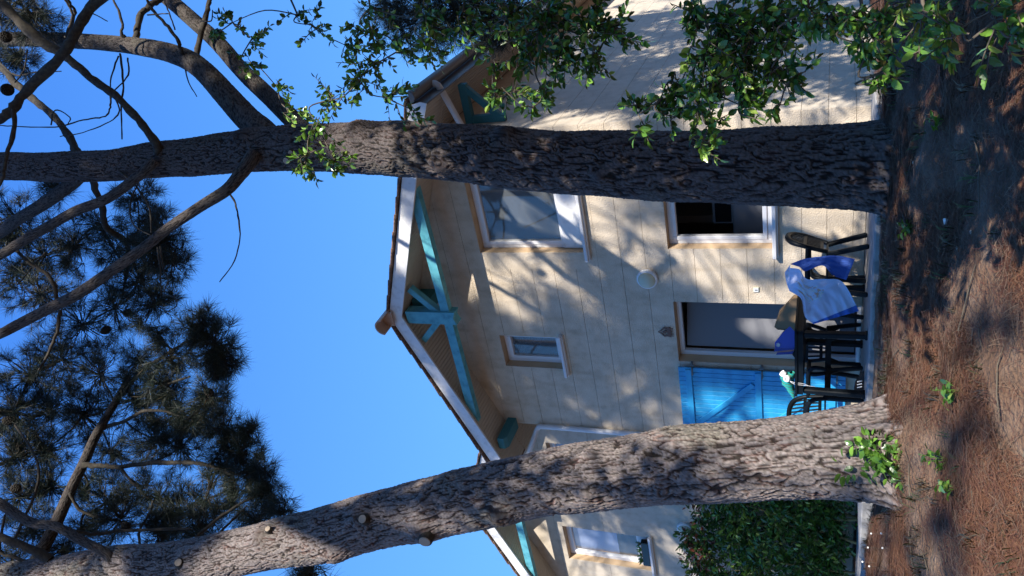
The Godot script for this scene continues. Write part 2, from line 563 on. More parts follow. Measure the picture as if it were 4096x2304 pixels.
func make_house() -> void:
	var house := thing("house", "beige roughcast gable house with turquoise truss, open doorway and blue shutter", "house")
	var ridge := -2.23
	var top := 5.46
	var z_over := 0.58
	var outline := PackedVector2Array([Vector2(-4.4, -0.12), Vector2(0, -0.12), Vector2(0, gable_y(0, ridge, top) + 0.02), Vector2(ridge, top + 0.02), Vector2(-4.4, gable_y(-4.4, ridge, top) + 0.02)])
	var inner := PackedVector2Array([Vector2(-4.4, -0.12), Vector2(-0.2415, -0.12), Vector2(-0.2415, gable_y(-0.2415, ridge, top) + 0.02), Vector2(ridge, top + 0.02), Vector2(-4.4, gable_y(-4.4, ridge, top) + 0.02)])
	var holes := [rect(-3.375, -2.865, 3.575, 4.43), rect(-1.597, -0.52, 3.035, 4.425), rect(-1.552, -0.50, 0.895, 2.045), rect(-3.144, -2.268, -0.12, 2.043)]
	var ys := [-0.12, 0.0955]
	ys.append_array([0.29 * 1 + 0.06, 0.29 * 2 + 0.02])
	for j in range(3, 19):
		ys.append(0.29 * j + (0.012 if j < 7 else 0.0))
	ys.append(5.6)
	courses(house, outline, holes, ys, Transform3D.IDENTITY, M.roughcast, M.smooth_render, [rect(-1.83, -1.597, 2.9, 4.45), rect(-0.52, -0.28, 2.9, 4.45), rect(-1.597, -0.52, 4.425, 4.45), rect(-1.597, -0.52, 2.9, 3.035)], inner)
	# side wall: panels of the same height, seen at a slant
	var side := Transform3D(Basis(Vector3(0, 0, -1), Vector3.UP, Vector3(1, 0, 0)), Vector3(0.0, 0, 0))
	var ys2 := [-0.3]
	ys2.append_array(ys.slice(1, 17))
	ys2.append(4.62)
	courses(house, rect(0.0165, 12.0, -0.3, 4.62), [], ys2, side, M.side_render, M.smooth_render, [])
	# the rest of the shell
	var st := begin()
	slab(st, -4.4, -4.18, -0.3, 4.6, -12.0, -0.245)
	slab(st, -4.18, -0.245, -0.3, 5.3, -12.2, -12.0)
	obj("back_wall", st, M.smooth_render, house)
	st = begin()
	slab(st, -4.175, -0.245, 2.42, 2.62, -11.99, -0.245)
	obj("inner_floor", st, M.room_wall, house)
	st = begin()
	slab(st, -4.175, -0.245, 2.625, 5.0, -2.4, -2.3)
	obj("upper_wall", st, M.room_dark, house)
	st = begin()
	slab(st, -4.175, -0.245, -0.12, -0.02, -11.99, -0.0)
	obj("ground_floor", st, M.concrete, house)
	st = begin()
	slab(st, -4.175, -0.245, -0.018, 2.415, -3.4, -3.3)
	slab(st, -2.02, -1.92, -0.018, 2.415, -3.29, -1.6)
	obj("inner_wall", st, M.room_wall, house)
	# windows
	window(house, -3.375, -2.865, 3.575, 4.43, 0.0)
	var up_w := window(house, -1.597, -0.52, 3.035, 4.425, 0.0, 0.30)
	st = begin()
	slab(st, -1.56, -0.55, 3.05, 4.40, -0.34, -0.33)  # dark sheet added behind the glass to keep the window unlit
	obj("added_dark_sheet", st, M.added_dark_sheet, up_w)
	window(house, -1.552, -0.50, 0.895, 2.045, 0.0, 0.0, false)
	# doorway: frame, leaf folded into the room, threshold
	st = begin()
	slab(st, -3.144, -3.085, -0.02, 2.043, -0.22, -0.15, 0.006)
	slab(st, -2.327, -2.268, -0.02, 2.043, -0.22, -0.15, 0.006)
	slab(st, -3.085, -2.327, 1.985, 2.043, -0.219, -0.151, 0.006)
	slab(st, -3.144, -2.268, -0.0195, 0.02, -0.24, -0.02, 0.006)
	obj("door_frame", st, M.white_plastic, house)
	st = begin()
	slab(st, 0.0, 0.76, 0.03, 1.97, -0.022, 0.022, 0.004)
	var leaf := obj("door", st, M.door_leaf, house)
	leaf.position = Vector3(-3.07, 0, -0.25)
	leaf.rotation.y = deg_to_rad(24)
	st = begin()
	slab(st, 0.66, 0.70, 0.90, 1.08, 0.023, 0.034, 0.003)
	bar(st, Vector3(0.68, 1.02, 0.06), Vector3(0.57, 1.02, 0.06), 0.018, 0.016)
	bar(st, Vector3(0.68, 1.02, 0.034), Vector3(0.68, 1.02, 0.065), 0.016, 0.016, Vector3(0, 1, 0))
	obj("handle", st, M.grey_hinge, leaf)
	# shutter
	st = begin()
	slab(st, -0.02, 0.0, 0.12, 0.14, 0, 0.02)
	var sh := thing_part(house, "shutter", Vector3(-3.185, 0, 0.062), 0.035)
	var nb := 14
	var bw := 0.94 / nb
	st = begin()
	box(st, Transform3D(), Vector3(bw - 0.004, 1.925, 0.024), 0.003)
	var bm := st.commit()
	for i in nb:
		var o := mesh_node("board", bm, M.blue_paint, sh)
		o.position = Vector3(-(i + 0.5) * bw, 0.12 + 1.925 / 2, rng.randf_range(-0.0008, 0.0008))
	for y in [1.92, 1.092, 0.262]:
		st = begin()
		slab(st, -0.905, -0.02, y - 0.038, y + 0.038, 0.0135, 0.036, 0.004)
		obj("batten", st, M.blue_paint, sh)
	for q in [[1.075, 1.855], [0.245, 1.03]]:
		st = begin()
		bar(st, Vector3(-0.19, q[0] + 0.075, 0.0245), Vector3(-0.82, q[1] - 0.03, 0.0245), 0.068, 0.022, Vector3(0, 0, 1), 0.004)
		obj("brace", st, M.blue_paint, sh)
	for y in [1.92, 1.092, 0.262]:
		st = begin()
		slab(st, -0.10, 0.015, y - 0.055, y - 0.040, 0.005, 0.038, 0.002)
		lathe(st, Transform3D(Basis(), Vector3(0.03, y - 0.07, 0.0)), [[0.0, 0.0], [0.013, 0.0], [0.013, 0.06], [0.0, 0.06]], 8)
		slab(st, 0.03, 0.06, y - 0.055, y - 0.03, -0.05, 0.006, 0.003)
		obj("hinge", st, M.grey_hinge, sh)
	st = begin()
	bar(st, Vector3(-0.80, 1.12, 0.045), Vector3(-0.90, 1.12, 0.045), 0.012, 0.012)
	obj("latch", st, M.dark_iron, sh)
	st = begin()
	slab(st, -0.985, -0.945, 1.36, 1.40, -0.03, 0.03, 0.004)
	obj("catch", st, M.dark_iron, sh)
	# roof slopes
	roof_side(house, ridge, top, 0.53, z_over, -12.2, 0.0)
	roof_side(house, ridge, top, -4.93, z_over, -12.2, 0.0)
	# eaves on the right: boards along the side wall, white closing piece, gutter and pipe
	st = begin()
	var n := 12
	for i in n:
		var x := 0.02 + i * 0.042
		var y := gable_y(x + 0.02, ridge, top)
		box(st, Transform3D(Basis(Vector3(0, 0, 1), -atan(SLOPE)), Vector3(x + 0.02, y + 0.014, -6.0)), Vector3(0.040, 0.012, 12.0), 0.003)
	for i in n:
		var x := -4.44 - i * 0.042
		var y := gable_y(x, ridge, top)
		box(st, Transform3D(Basis(Vector3(0, 0, 1), atan(SLOPE)), Vector3(x, y + 0.012, -6.0)), Vector3(0.040, 0.012, 12.0), 0.003)
	stuff(obj("eaves_boards", st, M.soffit_board, house))
	st = begin()
	slab(st, 0.53, 0.55, 4.36, 4.58, -12.2, z_over - 0.03, 0.004)
	obj("eaves_board", st, M.zinc, house)
	st = begin()
	prism(st, PackedVector2Array([Vector2(0.36, 4.43), Vector2(0.552, 4.345), Vector2(0.575, 4.42), Vector2(0.54, 4.60), Vector2(0.36, 4.62)]), Transform3D.IDENTITY, z_over + 0.001, z_over + 0.016)
	obj("fascia_end", st, M.white_paint, house)
	st = begin()
	for i in 10:
		var a0 := PI + PI * i / 10.0
		var a1 := PI + PI * (i + 1) / 10.0
		var c := Vector2(0.625, 4.555)
		prism(st, PackedVector2Array([c + Vector2(cos(a0), sin(a0)) * 0.07, c + Vector2(cos(a1), sin(a1)) * 0.07, c + Vector2(cos(a1), sin(a1)) * 0.064, c + Vector2(cos(a0), sin(a0)) * 0.064]), Transform3D.IDENTITY, -12.2, z_over - 0.02)
	prism(st, PackedVector2Array([Vector2(0.556, 4.554), Vector2(0.575, 4.505), Vector2(0.625, 4.486), Vector2(0.675, 4.505), Vector2(0.694, 4.554)]), Transform3D.IDENTITY, z_over - 0.0195, z_over - 0.012)
	obj("gutter", st, M.zinc, house)
	st = begin()
	var pp := smooth_path([Vector3(0.62, 4.53, 0.06), Vector3(0.60, 4.45, 0.06), Vector3(0.50, 4.40, 0.06), Vector3(0.10, 4.26, 0.06), Vector3(-0.16, 4.17, 0.06), Vector3(-0.24, 4.05, 0.06), Vector3(-0.25, 2.0, 0.06), Vector3(-0.25, 0.0, 0.06)], [0.038, 0.038, 0.038, 0.038, 0.038, 0.038, 0.038, 0.038], 5)
	tube(st, pp[0], pp[1], 12)
	obj("downpipe", st, M.metal_white, house)
	# purlin ends and brackets
	st = begin()
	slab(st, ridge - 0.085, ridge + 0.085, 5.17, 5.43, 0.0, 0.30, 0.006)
	obj("ridge_purlin", st, M.shaded_teal_paint, house)
	st = begin()
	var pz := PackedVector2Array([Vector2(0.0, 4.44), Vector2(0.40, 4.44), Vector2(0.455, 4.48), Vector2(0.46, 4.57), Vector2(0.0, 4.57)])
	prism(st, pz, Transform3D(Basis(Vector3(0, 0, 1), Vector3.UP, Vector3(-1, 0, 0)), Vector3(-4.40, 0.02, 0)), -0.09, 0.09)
	obj("eaves_purlin", st, M.shaded_teal_paint, house)
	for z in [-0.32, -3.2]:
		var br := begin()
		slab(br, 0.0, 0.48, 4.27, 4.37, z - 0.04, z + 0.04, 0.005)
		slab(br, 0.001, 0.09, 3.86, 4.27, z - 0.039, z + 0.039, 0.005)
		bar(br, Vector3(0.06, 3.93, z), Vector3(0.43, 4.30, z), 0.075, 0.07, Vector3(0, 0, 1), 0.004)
		obj("bracket", br, M.shaded_teal_paint, house)
	# the truss in front of the gable
	st = begin()
	var ty := 4.85
	prism(st, PackedVector2Array([Vector2(-4.42, ty - 0.06), Vector2(-0.20, ty - 0.06), Vector2(-0.56, ty + 0.06), Vector2(-4.00, ty + 0.06)]), Transform3D.IDENTITY, 0.40, 0.50)
	obj("tie_beam", st, M.teal_paint, house)
	st = begin()
	prism(st, PackedVector2Array([Vector2(ridge - 0.09, 4.71), Vector2(ridge, 4.745), Vector2(ridge + 0.09, 4.71), Vector2(ridge + 0.09, 5.42), Vector2(ridge - 0.09, 5.42)]), Transform3D(Basis(), Vector3(-0.035, 0, 0)), 0.385, 0.53)
	obj("king_post", st, M.teal_paint, house)
	for s in [-1.0, 1.0]:
		st = begin()
		bar(st, Vector3(ridge - 0.035 + s * 0.06, 4.98, 0.445), Vector3(ridge - 0.035 + s * 0.40, 5.30, 0.445), 0.085, 0.09, Vector3(0, 0, 1), 0.004)
		obj("strut", st, M.teal_paint, house)
	# ridge tile
	for i in 6:
		st = begin()
		var rt := []
		for k in 17:
			var a := PI * k / 16.0
			rt.append(Vector2(cos(a), sin(a)))
		var poly := PackedVector2Array()
		for q in rt:
			poly.append(q * Vector2(0.112, 0.112) + Vector2(ridge, top + 0.165))
		rt.reverse()
		for q in rt:
			poly.append(q * Vector2(0.094, 0.094) + Vector2(ridge, top + 0.165))
		prism(st, poly, Transform3D(Basis(Vector3(1, 0, 0), 0.03), Vector3(0, 0.004, 0)), z_over + 0.06 - 0.42 * (i + 1), z_over + 0.06 - 0.42 * i + 0.03)
		if i == 0:
			var cap := PackedVector2Array()
			for k in 17:
				var a := PI * k / 16.0
				cap.append(Vector2(cos(a) * 0.095, sin(a) * 0.095 ) + Vector2(ridge, top + 0.165))
			cap.append(Vector2(ridge - 0.10, top + 0.10))
			cap.append(Vector2(ridge + 0.10, top + 0.10))
			prism(st, cap, Transform3D.IDENTITY, z_over + 0.04, z_over + 0.062)
		obj("ridge_tile", st, M.ridge_clay, house)
	# downpipe on the left corner
	st = begin()
	pp = smooth_path([Vector3(-4.93, 4.38, 0.30), Vector3(-4.76, 4.28, 0.28), Vector3(-4.60, 4.205, 0.22), Vector3(-4.45, 4.15, 0.085), Vector3(-4.40, 4.11, 0.06), Vector3(-4.377, 4.0, 0.057), Vector3(-4.37, 3.0, 0.055), Vector3(-4.36, 0.0, 0.055)], [0.036, 0.036, 0.036, 0.036, 0.036, 0.036, 0.036, 0.036], 6)
	tube(st, pp[0], pp[1], 12)
	obj("downpipe", st, M.metal_white, house)

func thing_part(parent: Node3D, called: String, at: Vector3, turn: float) -> Node3D:
	var o := Node3D.new()
	o.position = at
	o.rotation.y = turn
	hang(o, called, parent)
	return o

func make_neighbour() -> void:
	var house := thing("house", "shaded grey looking house wing behind the left trunk, with box window over a shrub", "house")
	var ridge := -6.56
	var top := 5.62
	var zf := -0.8
	var outline := PackedVector2Array([Vector2(-8.75, -0.2), Vector2(-4.41, -0.2), Vector2(-4.41, gable_y(-4.41, ridge, top) + 0.02), Vector2(ridge, top + 0.02), Vector2(-8.75, gable_y(-8.75, ridge, top) + 0.02)])
	var holes := [rect(-6.20, -5.49, 3.0, 4.47), rect(-8.19, -7.37, 3.0, 4.49)]
	courses(house, outline, holes, [-0.2, 3.75, 4.62, 5.7], Transform3D(Basis(), Vector3(0, 0, zf)), M.side_render, M.smooth_render, [])
	var st := begin()
	for q in [[-6.20, -5.49, 4.47], [-8.19, -7.37, 4.49]]:
		var w := window(house, q[0], q[1], 3.0, q[2], zf, 0.22)
		st = begin()
		slab(st, q[0] + 0.06, q[1] - 0.06, 3.62, q[2] - 0.06, zf - 0.235, zf - 0.225)  # panel added inside, its blue stands in for mirrored sky
		obj("added_sky_panel", st, M.added_sky_panel, w)
	st = begin()
	slab(st, -8.75, -8.5, -0.2, 4.6, -12.0, zf - 0.245)
	slab(st, -8.49, -4.41, -0.2, 4.6, -12.2, -12.0)
	slab(st, -8.49, -4.41, 2.4, 2.6, -11.99, zf - 0.245)
	slab(st, -8.49, -4.41, 2.61, 5.0, -3.5, -3.4)
	obj("back_wall", st, M.smooth_render, house)
	roof_side(house, ridge, top, -4.2, zf + 0.57, -12.2, zf)
	roof_side(house, ridge, top, -9.2, zf + 0.57, -12.2, zf)
	st = begin()
	var ty := 5.02
	prism(st, PackedVector2Array([Vector2(-8.5, ty - 0.06), Vector2(-4.6, ty - 0.06), Vector2(-4.95, ty + 0.06), Vector2(-8.15, ty + 0.06)]), Transform3D.IDENTITY, zf + 0.40, zf + 0.50)
	obj("tie_beam", st, M.teal_paint, house)
	st = begin()
	slab(st, ridge - 0.09, ridge + 0.09, 4.88, 5.58, zf + 0.385, zf + 0.53, 0.005)
	obj("king_post", st, M.teal_paint, house)
	for s in [-1.0, 1.0]:
		st = begin()
		bar(st, Vector3(ridge + s * 0.06, 5.15, zf + 0.445), Vector3(ridge + s * 0.40, 5.46, zf + 0.445), 0.085, 0.09, Vector3(0, 0, 1), 0.004)
		obj("strut", st, M.teal_paint, house)
	wall_lamp(Vector3(-7.02, 2.38, zf), "round white bulkhead lamp on shaded wing wall above the shrub")
	# flower box
	var f := thing("flower_box", "small dark flower box with sprouting plants on the wing window sill", "flower box", Vector3(-7.72, 3.0, zf + 0.02))
	st = begin()
	slab(st, -0.27, 0.27, 0.0, 0.13, -0.055, 0.055, 0.01)
	obj("trough", st, M.black_gloss, f)
	for i in 4:
		st = begin()
		for k in 14:
			var c := Vector3(-0.2 + i * 0.13, 0.13, 0)
			var d := Vector3(rng.randf_range(-1, 1), rng.randf_range(0.5, 1.6), rng.randf_range(-1, 1)).normalized()
			bar(st, c, c + d * rng.randf_range(0.05, 0.11), 0.02, 0.004, Vector3(0, 0, 1))
		obj("plant", st, M["leaf_hue_%d" % (i % 4)], f)

func wall_lamp(at: Vector3, label: String) -> void:
	var l := thing("wall_lamp", label, "lamp", at, 0.0, "round lamps on the house walls")
	var turn := Transform3D(Basis(Vector3(1, 0, 0), PI / 2), Vector3.ZERO)
	var st := begin()
	lathe(st, turn, [[0.0, 0.002], [0.125, 0.002], [0.128, 0.02], [0.122, 0.045], [0.105, 0.055], [0.0, 0.055]], 40)
	obj("rim", st, M.white_plastic, l)
	st = begin()
	var prof := []
	for i in 9:
		var a := PI / 2 * i / 8.0
		prof.append([0.104 * cos(a), 0.052 + 0.05 * sin(a)])
	lathe(st, turn, prof, 40)
	obj("lens", st, M.cream_plastic, l)

func make_wall_things() -> void:
	wall_lamp(Vector3(-1.942, 2.319, 0.0), "round cream bulkhead lamp on sunlit gable wall right of the doorway")
	var s := thing("doorbell_switch", "small square pale switch on the wall right of the doorway", "switch", Vector3(-2.075, 1.085, 0))
	var st := begin()
	slab(st, -0.034, 0.034, -0.034, 0.034, 0.001, 0.012, 0.004)
	obj("plate", st, M.cream_plastic, s)
	st = begin()
	slab(st, -0.026, 0.026, -0.026, 0.026, 0.0125, 0.017, 0.003)
	obj("rocker", st, M.white_plastic, s)
	st = begin()
	slab(st, -0.007, 0.007, -0.016, 0.016, 0.0175, 0.0205, 0.002)
	obj("key_slot", st, M.grey_hinge, s)
	# cut-out ornament hung above the doorway
	var o := thing("wall_ornament", "small rust brown cut-out metal ornament hung above the doorway", "ornament", Vector3(-2.70, 2.162, 0.018))
	st = begin()
	prism(st, PackedVector2Array([Vector2(-0.075, -0.06), Vector2(0.075, -0.06), Vector2(0.06, -0.012), Vector2(-0.06, -0.012)]), Transform3D.IDENTITY, -0.004, 0.004)
	prism(st, PackedVector2Array([Vector2(-0.062, -0.011), Vector2(-0.04, -0.011), Vector2(-0.045, 0.02), Vector2(-0.012, 0.055), Vector2(0.0, 0.10), Vector2(-0.02, 0.07), Vector2(-0.05, 0.045), Vector2(-0.07, 0.02)]), Transform3D.IDENTITY, -0.004, 0.004)
	prism(st, PackedVector2Array([Vector2(0.062, -0.011), Vector2(0.04, -0.011), Vector2(0.045, 0.02), Vector2(0.012, 0.055), Vector2(0.001, 0.10), Vector2(0.02, 0.07), Vector2(0.05, 0.045), Vector2(0.07, 0.02)]), Transform3D.IDENTITY, -0.004, 0.004)
	obj("cut_out", st, M.rust_iron, o)
	st = begin()
	for i in 6:
		bar(st, Vector3(-0.055 + i * 0.022, -0.061, 0.0), Vector3(-0.055 + i * 0.022, -0.09, 0.0), 0.006, 0.006)
	prism(st, PackedVector2Array([Vector2(-0.02, 0.0), Vector2(0.0, -0.011), Vector2(0.025, 0.0), Vector2(0.01, 0.04), Vector2(-0.012, 0.038)]), Transform3D.IDENTITY, -0.003, 0.003)
	bar(st, Vector3(0.02, 0.0, -0.012), Vector3(0.02, 0.01, 0.0), 0.008, 0.008)
	obj("pendant", st, M.rust_iron, o)
	# kitchen seen through the open window
	var c := thing("cabinet", "tall pale cabinet inside the dark room behind the open window", "cabinet", Vector3(-1.42, -0.018, -0.95))
	var st2 := begin()
	slab(st2, -0.30, 0.30, 0.06, 1.40, -0.30, 0.30, 0.006)
	slab(st2, -0.28, 0.28, 0.0, 0.059, -0.28, 0.28)
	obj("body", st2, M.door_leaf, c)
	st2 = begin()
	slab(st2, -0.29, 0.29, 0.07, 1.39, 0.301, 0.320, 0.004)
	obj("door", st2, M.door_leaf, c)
	var mw := thing("microwave", "small oven with dark door on top of the cabinet inside the open window", "appliance", Vector3(-1.40, 1.383, -0.93))
	st2 = begin()
	slab(st2, -0.22, 0.22, 0.0, 0.25, -0.16, 0.16, 0.008)
	obj("body", st2, M.door_leaf, mw)
	st2 = begin()
	slab(st2, -0.20, 0.11, 0.03, 0.22, 0.161, 0.168, 0.004)
	obj("door", st2, M.black_gloss, mw)

# ---------------------------------------------------------------- trees
func bark_mesh(pts: Array, rad: Array, sides: int, ring: float, sd: int, depth: float, knots: Array, ref: Vector3, dye := Color(0.9, 0.9, 0.9), flare := 0.0) -> ArrayMesh:
	var path := smooth_path(pts, rad, 24)
	var pp: Array = path[0]
	var rr: Array = path[1]
	# even rings along the path
	var cs := []
	var rs := []
	var ss := []
	var run := 0.0
	var want := 0.0
	for i in pp.size() - 1:
		var seg: float = pp[i].distance_to(pp[i + 1])
		while want <= run + seg and seg > 0.0:
			var t := (want - run) / seg
			cs.append(pp[i].lerp(pp[i + 1], t))
			rs.append(lerpf(rr[i], rr[i + 1], t))
			ss.append(want)
			want += ring
		run += seg
	var crack := noise(FastNoiseLite.TYPE_SIMPLEX, 28.0, sd, 1)
	var cross_c := noise(FastNoiseLite.TYPE_SIMPLEX, 24.0, sd + 5, 1)
	var cell := noise(FastNoiseLite.TYPE_CELLULAR, 62.0, sd, 1)
	cell.cellular_return_type = FastNoiseLite.RETURN_DISTANCE2_SUB
	var val := noise(FastNoiseLite.TYPE_CELLULAR, 62.0, sd, 1)
	val.cellular_return_type = FastNoiseLite.RETURN_CELL_VALUE
	var warp := noise(FastNoiseLite.TYPE_SIMPLEX, 7.0, sd + 1, 2)
	var low := noise(FastNoiseLite.TYPE_SIMPLEX, 1.6, sd + 2, 2)
	var fine := noise(FastNoiseLite.TYPE_SIMPLEX, 60.0, sd + 3, 2)
	var n := cs.size()
	var w := sides + 1
	var vs := PackedVector3Array()
	var ns := PackedVector3Array()
	var cl := PackedColorArray()
	var ix := PackedInt32Array()
	vs.resize(n * w)
	ns.resize(n * w)
	cl.resize(n * w)
	for i in n:
		var c: Vector3 = cs[i]
		var r: float = rs[i]
		var s: float = ss[i]
		var d: Vector3 = (cs[mini(i + 1, n - 1)] - cs[maxi(i - 1, 0)]).normalized()
		var x := (ref - d * ref.dot(d)).normalized()
		var y := d.cross(x)
		var k := clampf(r / 0.19, 0.25, 1.1)
		for j in w:
			var a := TAU * (j % sides) / sides
			var o := x * cos(a) + y * sin(a)
			var q := Vector3(cos(a) * r, s, sin(a) * r) / lerpf(1.0, k, 0.7)
			var wv := warp.get_noise_3d(q.x, q.y * 0.5, q.z)
			q += Vector3(wv, -wv * 0.5, -wv) * 0.036
			var n1 := absf(crack.get_noise_3d(q.x, q.y * 0.10, q.z))
			var n2 := absf(cross_c.get_noise_3d(q.x * 0.8, q.y * 0.62, q.z * 0.8))
			var e := smoothstep(0.03, 0.26, n1) * (0.80 + 0.20 * smoothstep(0.0, 0.12, n2))
			var scale_q := Vector3(q.x, q.y * 0.6, q.z)
			var edge := smoothstep(0.0, 0.35, cell.get_noise_3dv(scale_q) + 1.0)
			var tone := val.get_noise_3dv(scale_q) * 0.5 + 0.5
			var f := fine.get_noise_3d(c.x + o.x * r, (c.y + o.y * r) * 0.6, c.z + o.z * r)
			var lw := low.get_noise_3d(q.x, s * 0.8, q.z)
			var bump := depth * k * ((e - 1.0) + 0.30 * (tone - 0.5) * e + 0.12 * (edge - 1.0) + 0.25 * f) + r * 0.06 * lw
			if flare > 0.0:
				bump += r * flare * exp(-maxf(s - 0.12, 0.0) / 0.20) * (0.35 + 0.65 * maxf(0.0, sin(a * 4.0 + sd + sin(a) * 1.3)))
			var kn := 0.0
			for t in knots:
				var dd: float = (c + o * r).distance_to(t[0]) / t[1]
				if dd < 2.5:
					bump += t[2] * exp(-dd * dd)
					kn = maxf(kn, exp(-dd * dd * 2.0))
			vs[i * w + j] = c + o * (r + bump)
			var plate := Color(0.215, 0.187, 0.172).lerp(Color(0.095, 0.08, 0.072), clampf(0.62 - tone * 0.7 - f * 0.5 - edge * 0.25, 0.0, 1.0))
			plate = plate.lerp(Color(0.15, 0.155, 0.10), clampf(lw * 1.2 - 0.3, 0.0, 0.35))
			plate = plate.lerp(Color(0.21, 0.105, 0.08), clampf((0.42 - n1) * 1.5 * (wv + 0.3) + f * 0.3, 0.0, 0.5))
			var col := Color(0.022, 0.016, 0.014).lerp(Color(0.15, 0.062, 0.046), clampf(wv + 0.4, 0.0, 1.0) * e)
			col = col.lerp(plate, smoothstep(0.42, 0.88, e)) * lerpf(0.6, 1.0, edge)
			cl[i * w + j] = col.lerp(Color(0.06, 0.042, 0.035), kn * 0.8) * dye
	for i in n - 1:
		for j in sides:
			var a := i * w + j
			ix.append_array(PackedInt32Array([a, a + w, a + w + 1, a, a + w + 1, a + 1]))
	for i in n:
		for j in w:
			var jl := (j - 1 + sides) % sides
			var jr := (j + 1) % sides
			var du := vs[i * w + jr] - vs[i * w + jl]
			var dv := vs[mini(i + 1, n - 1) * w + j] - vs[maxi(i - 1, 0) * w + j]
			var nn := du.cross(dv).normalized()
			if nn.dot(vs[i * w + j] - cs[i]) < 0.0:
				nn = -nn
			ns[i * w + j] = nn
	var arr := []
	arr.resize(Mesh.ARRAY_MAX)
	arr[Mesh.ARRAY_VERTEX] = vs
	arr[Mesh.ARRAY_NORMAL] = ns
	arr[Mesh.ARRAY_COLOR] = cl
	arr[Mesh.ARRAY_INDEX] = ix
	var mesh := ArrayMesh.new()
	mesh.add_surface_from_arrays(Mesh.PRIMITIVE_TRIANGLES, arr)
	return mesh

func limb_path(px: Array, d0: float, d1: float) -> Array:
	# px: [x, y, width in pixels] along a limb that goes from reach d0 to reach d1
	var pts := []
	var rad := []
	for i in px.size():
		var reach := lerpf(d0, d1, float(i) / (px.size() - 1)) * stretch
		var q := aim(px[i][0], px[i][1])
		var t := reach / q.dot(heading)
		pts.append(EYE + q * t)
		rad.append(px[i][2] * 0.5 * t)
	return [pts, rad]

var stretch := 1.0   # how much farther than first measured the tree in hand stands
var tuft_mesh: ArrayMesh
var tuft_list := {}
var twig_list := {}
var branch_nodes := {}

func make_tuft_mesh() -> void:
	var st := begin()
	for i in 52:
		var a := rng.randf() * TAU
		var u := rng.randf_range(0.12, 1.0)
		var tilt := u * 1.35
		var d := Vector3(sin(tilt) * cos(a), cos(tilt), sin(tilt) * sin(a))
		var len := rng.randf_range(0.095, 0.155)
		var base := Vector3(0, rng.randf_range(-0.05, 0.02), 0)
		var side := d.cross(Vector3(rng.randf() - 0.5, rng.randf() - 0.5, rng.randf() - 0.5)).normalized() * 0.0011
		var mid := base + d * len * 0.55
		var tip := base + d * len - Vector3(0, 0.006, 0) * u
		var g := rng.randf()
		var col := Color(0.005, 0.013, 0.010).lerp(Color(0.017, 0.032, 0.017), g * g)  # greens darkened to stand in for shade within the crown
		if rng.randf() < 0.05:
			col = Color(0.13, 0.10, 0.05)
		var n := side.cross(d).normalized()
		st.set_color(col)
		for q in [[base - side, mid + side, base + side], [base - side, mid - side, mid + side], [mid - side, tip, mid + side]]:
			tri(st, q, [n, n, n])
	tuft_mesh = st.commit()

func branch(tree: Node3D, key: String, px: Array, d0: float, d1: float, called := "branch", sides := 10, rough := 0.12, textured := true) -> Array:
	var l := limb_path(px, d0, d1)
	var s := smooth_path(l[0], l[1], 5)
	if textured:
		var big: float = l[1][0]
		if big > 0.045:
			mesh_node(called, bark_mesh(l[0], l[1], 72, 0.012, 40 + int(px[0][0]), 0.012, [], Vector3(0.2, 0.1, 0.95), Color(0.42, 0.42, 0.41)), M.bark, tree)  # limb bark darkened to stand in for shade
		else:
			var st := begin()
			for i in range(1, s[0].size() - 1):
				s[0][i] += Vector3(rng.randf_range(-1, 1), rng.randf_range(-1, 1), rng.randf_range(-1, 1)) * minf(s[1][i] * 0.45, 0.006)
				s[1][i] *= rng.randf_range(0.86, 1.14)
			tube(st, s[0], s[1], sides, rough)
			obj(called, st, M.twig_bark, tree)
	for i in s[0].size():
		branch_nodes[key].append(s[0][i])
	return l

func clump(key: String, px: float, py: float, r_px: float, reach: float, count: int) -> void:
	# a clump of needle tufts on twigs that grow from the nearest branch of the tree
	var c := spot(px, py, reach * stretch)
	var r := r_px * reach * stretch * 1.68 / FOCAL
	var nodes: Array = branch_nodes[key]
	var best: Vector3 = nodes[0]
	for q in nodes:
		if q.distance_to(c) < best.distance_to(c):
			best = q
	var st: SurfaceTool = twig_list[key]
	var sag := (best + c) / 2 + Vector3(rng.randf_range(-1, 1), rng.randf_range(-1, 0.6), rng.randf_range(-1, 1)) * best.distance_to(c) * 0.14
	var stem := smooth_path([best, sag, c], [0.011, 0.008, 0.006], 4)
	tube(st, stem[0], stem[1], 5)
	branch_nodes[key].append(c)
	for i in int(count * 4.0):
		var d := Vector3(rng.randfn(), rng.randfn(), rng.randfn()).normalized() * pow(rng.randf(), 0.45) * r
		d.y *= 0.85
		var p := c + d
		var from := c + d * rng.randf_range(0.0, 0.3)
		var bend := (from + p) / 2 + Vector3(rng.randf_range(-1, 1), rng.randf_range(-1.0, 0.5), rng.randf_range(-1, 1)) * 0.05
		var tw := smooth_path([from, bend, p], [0.0045, 0.0035, 0.0028], 3)
		tube(st, tw[0], tw[1], 4)
		var y := ((p - bend).normalized() + Vector3(0, 0.45, 0) + Vector3(rng.randf_range(-1, 1), rng.randf_range(-1, 1), rng.randf_range(-1, 1)) * 0.4).normalized()
		var x := y.cross(Vector3(rng.randf() - 0.5, rng.randf() - 0.5, rng.randf() - 0.5)).normalized()
		tuft_list[key].append(Transform3D(Basis(x, y, x.cross(y)) * rng.randf_range(0.85, 1.2), p))

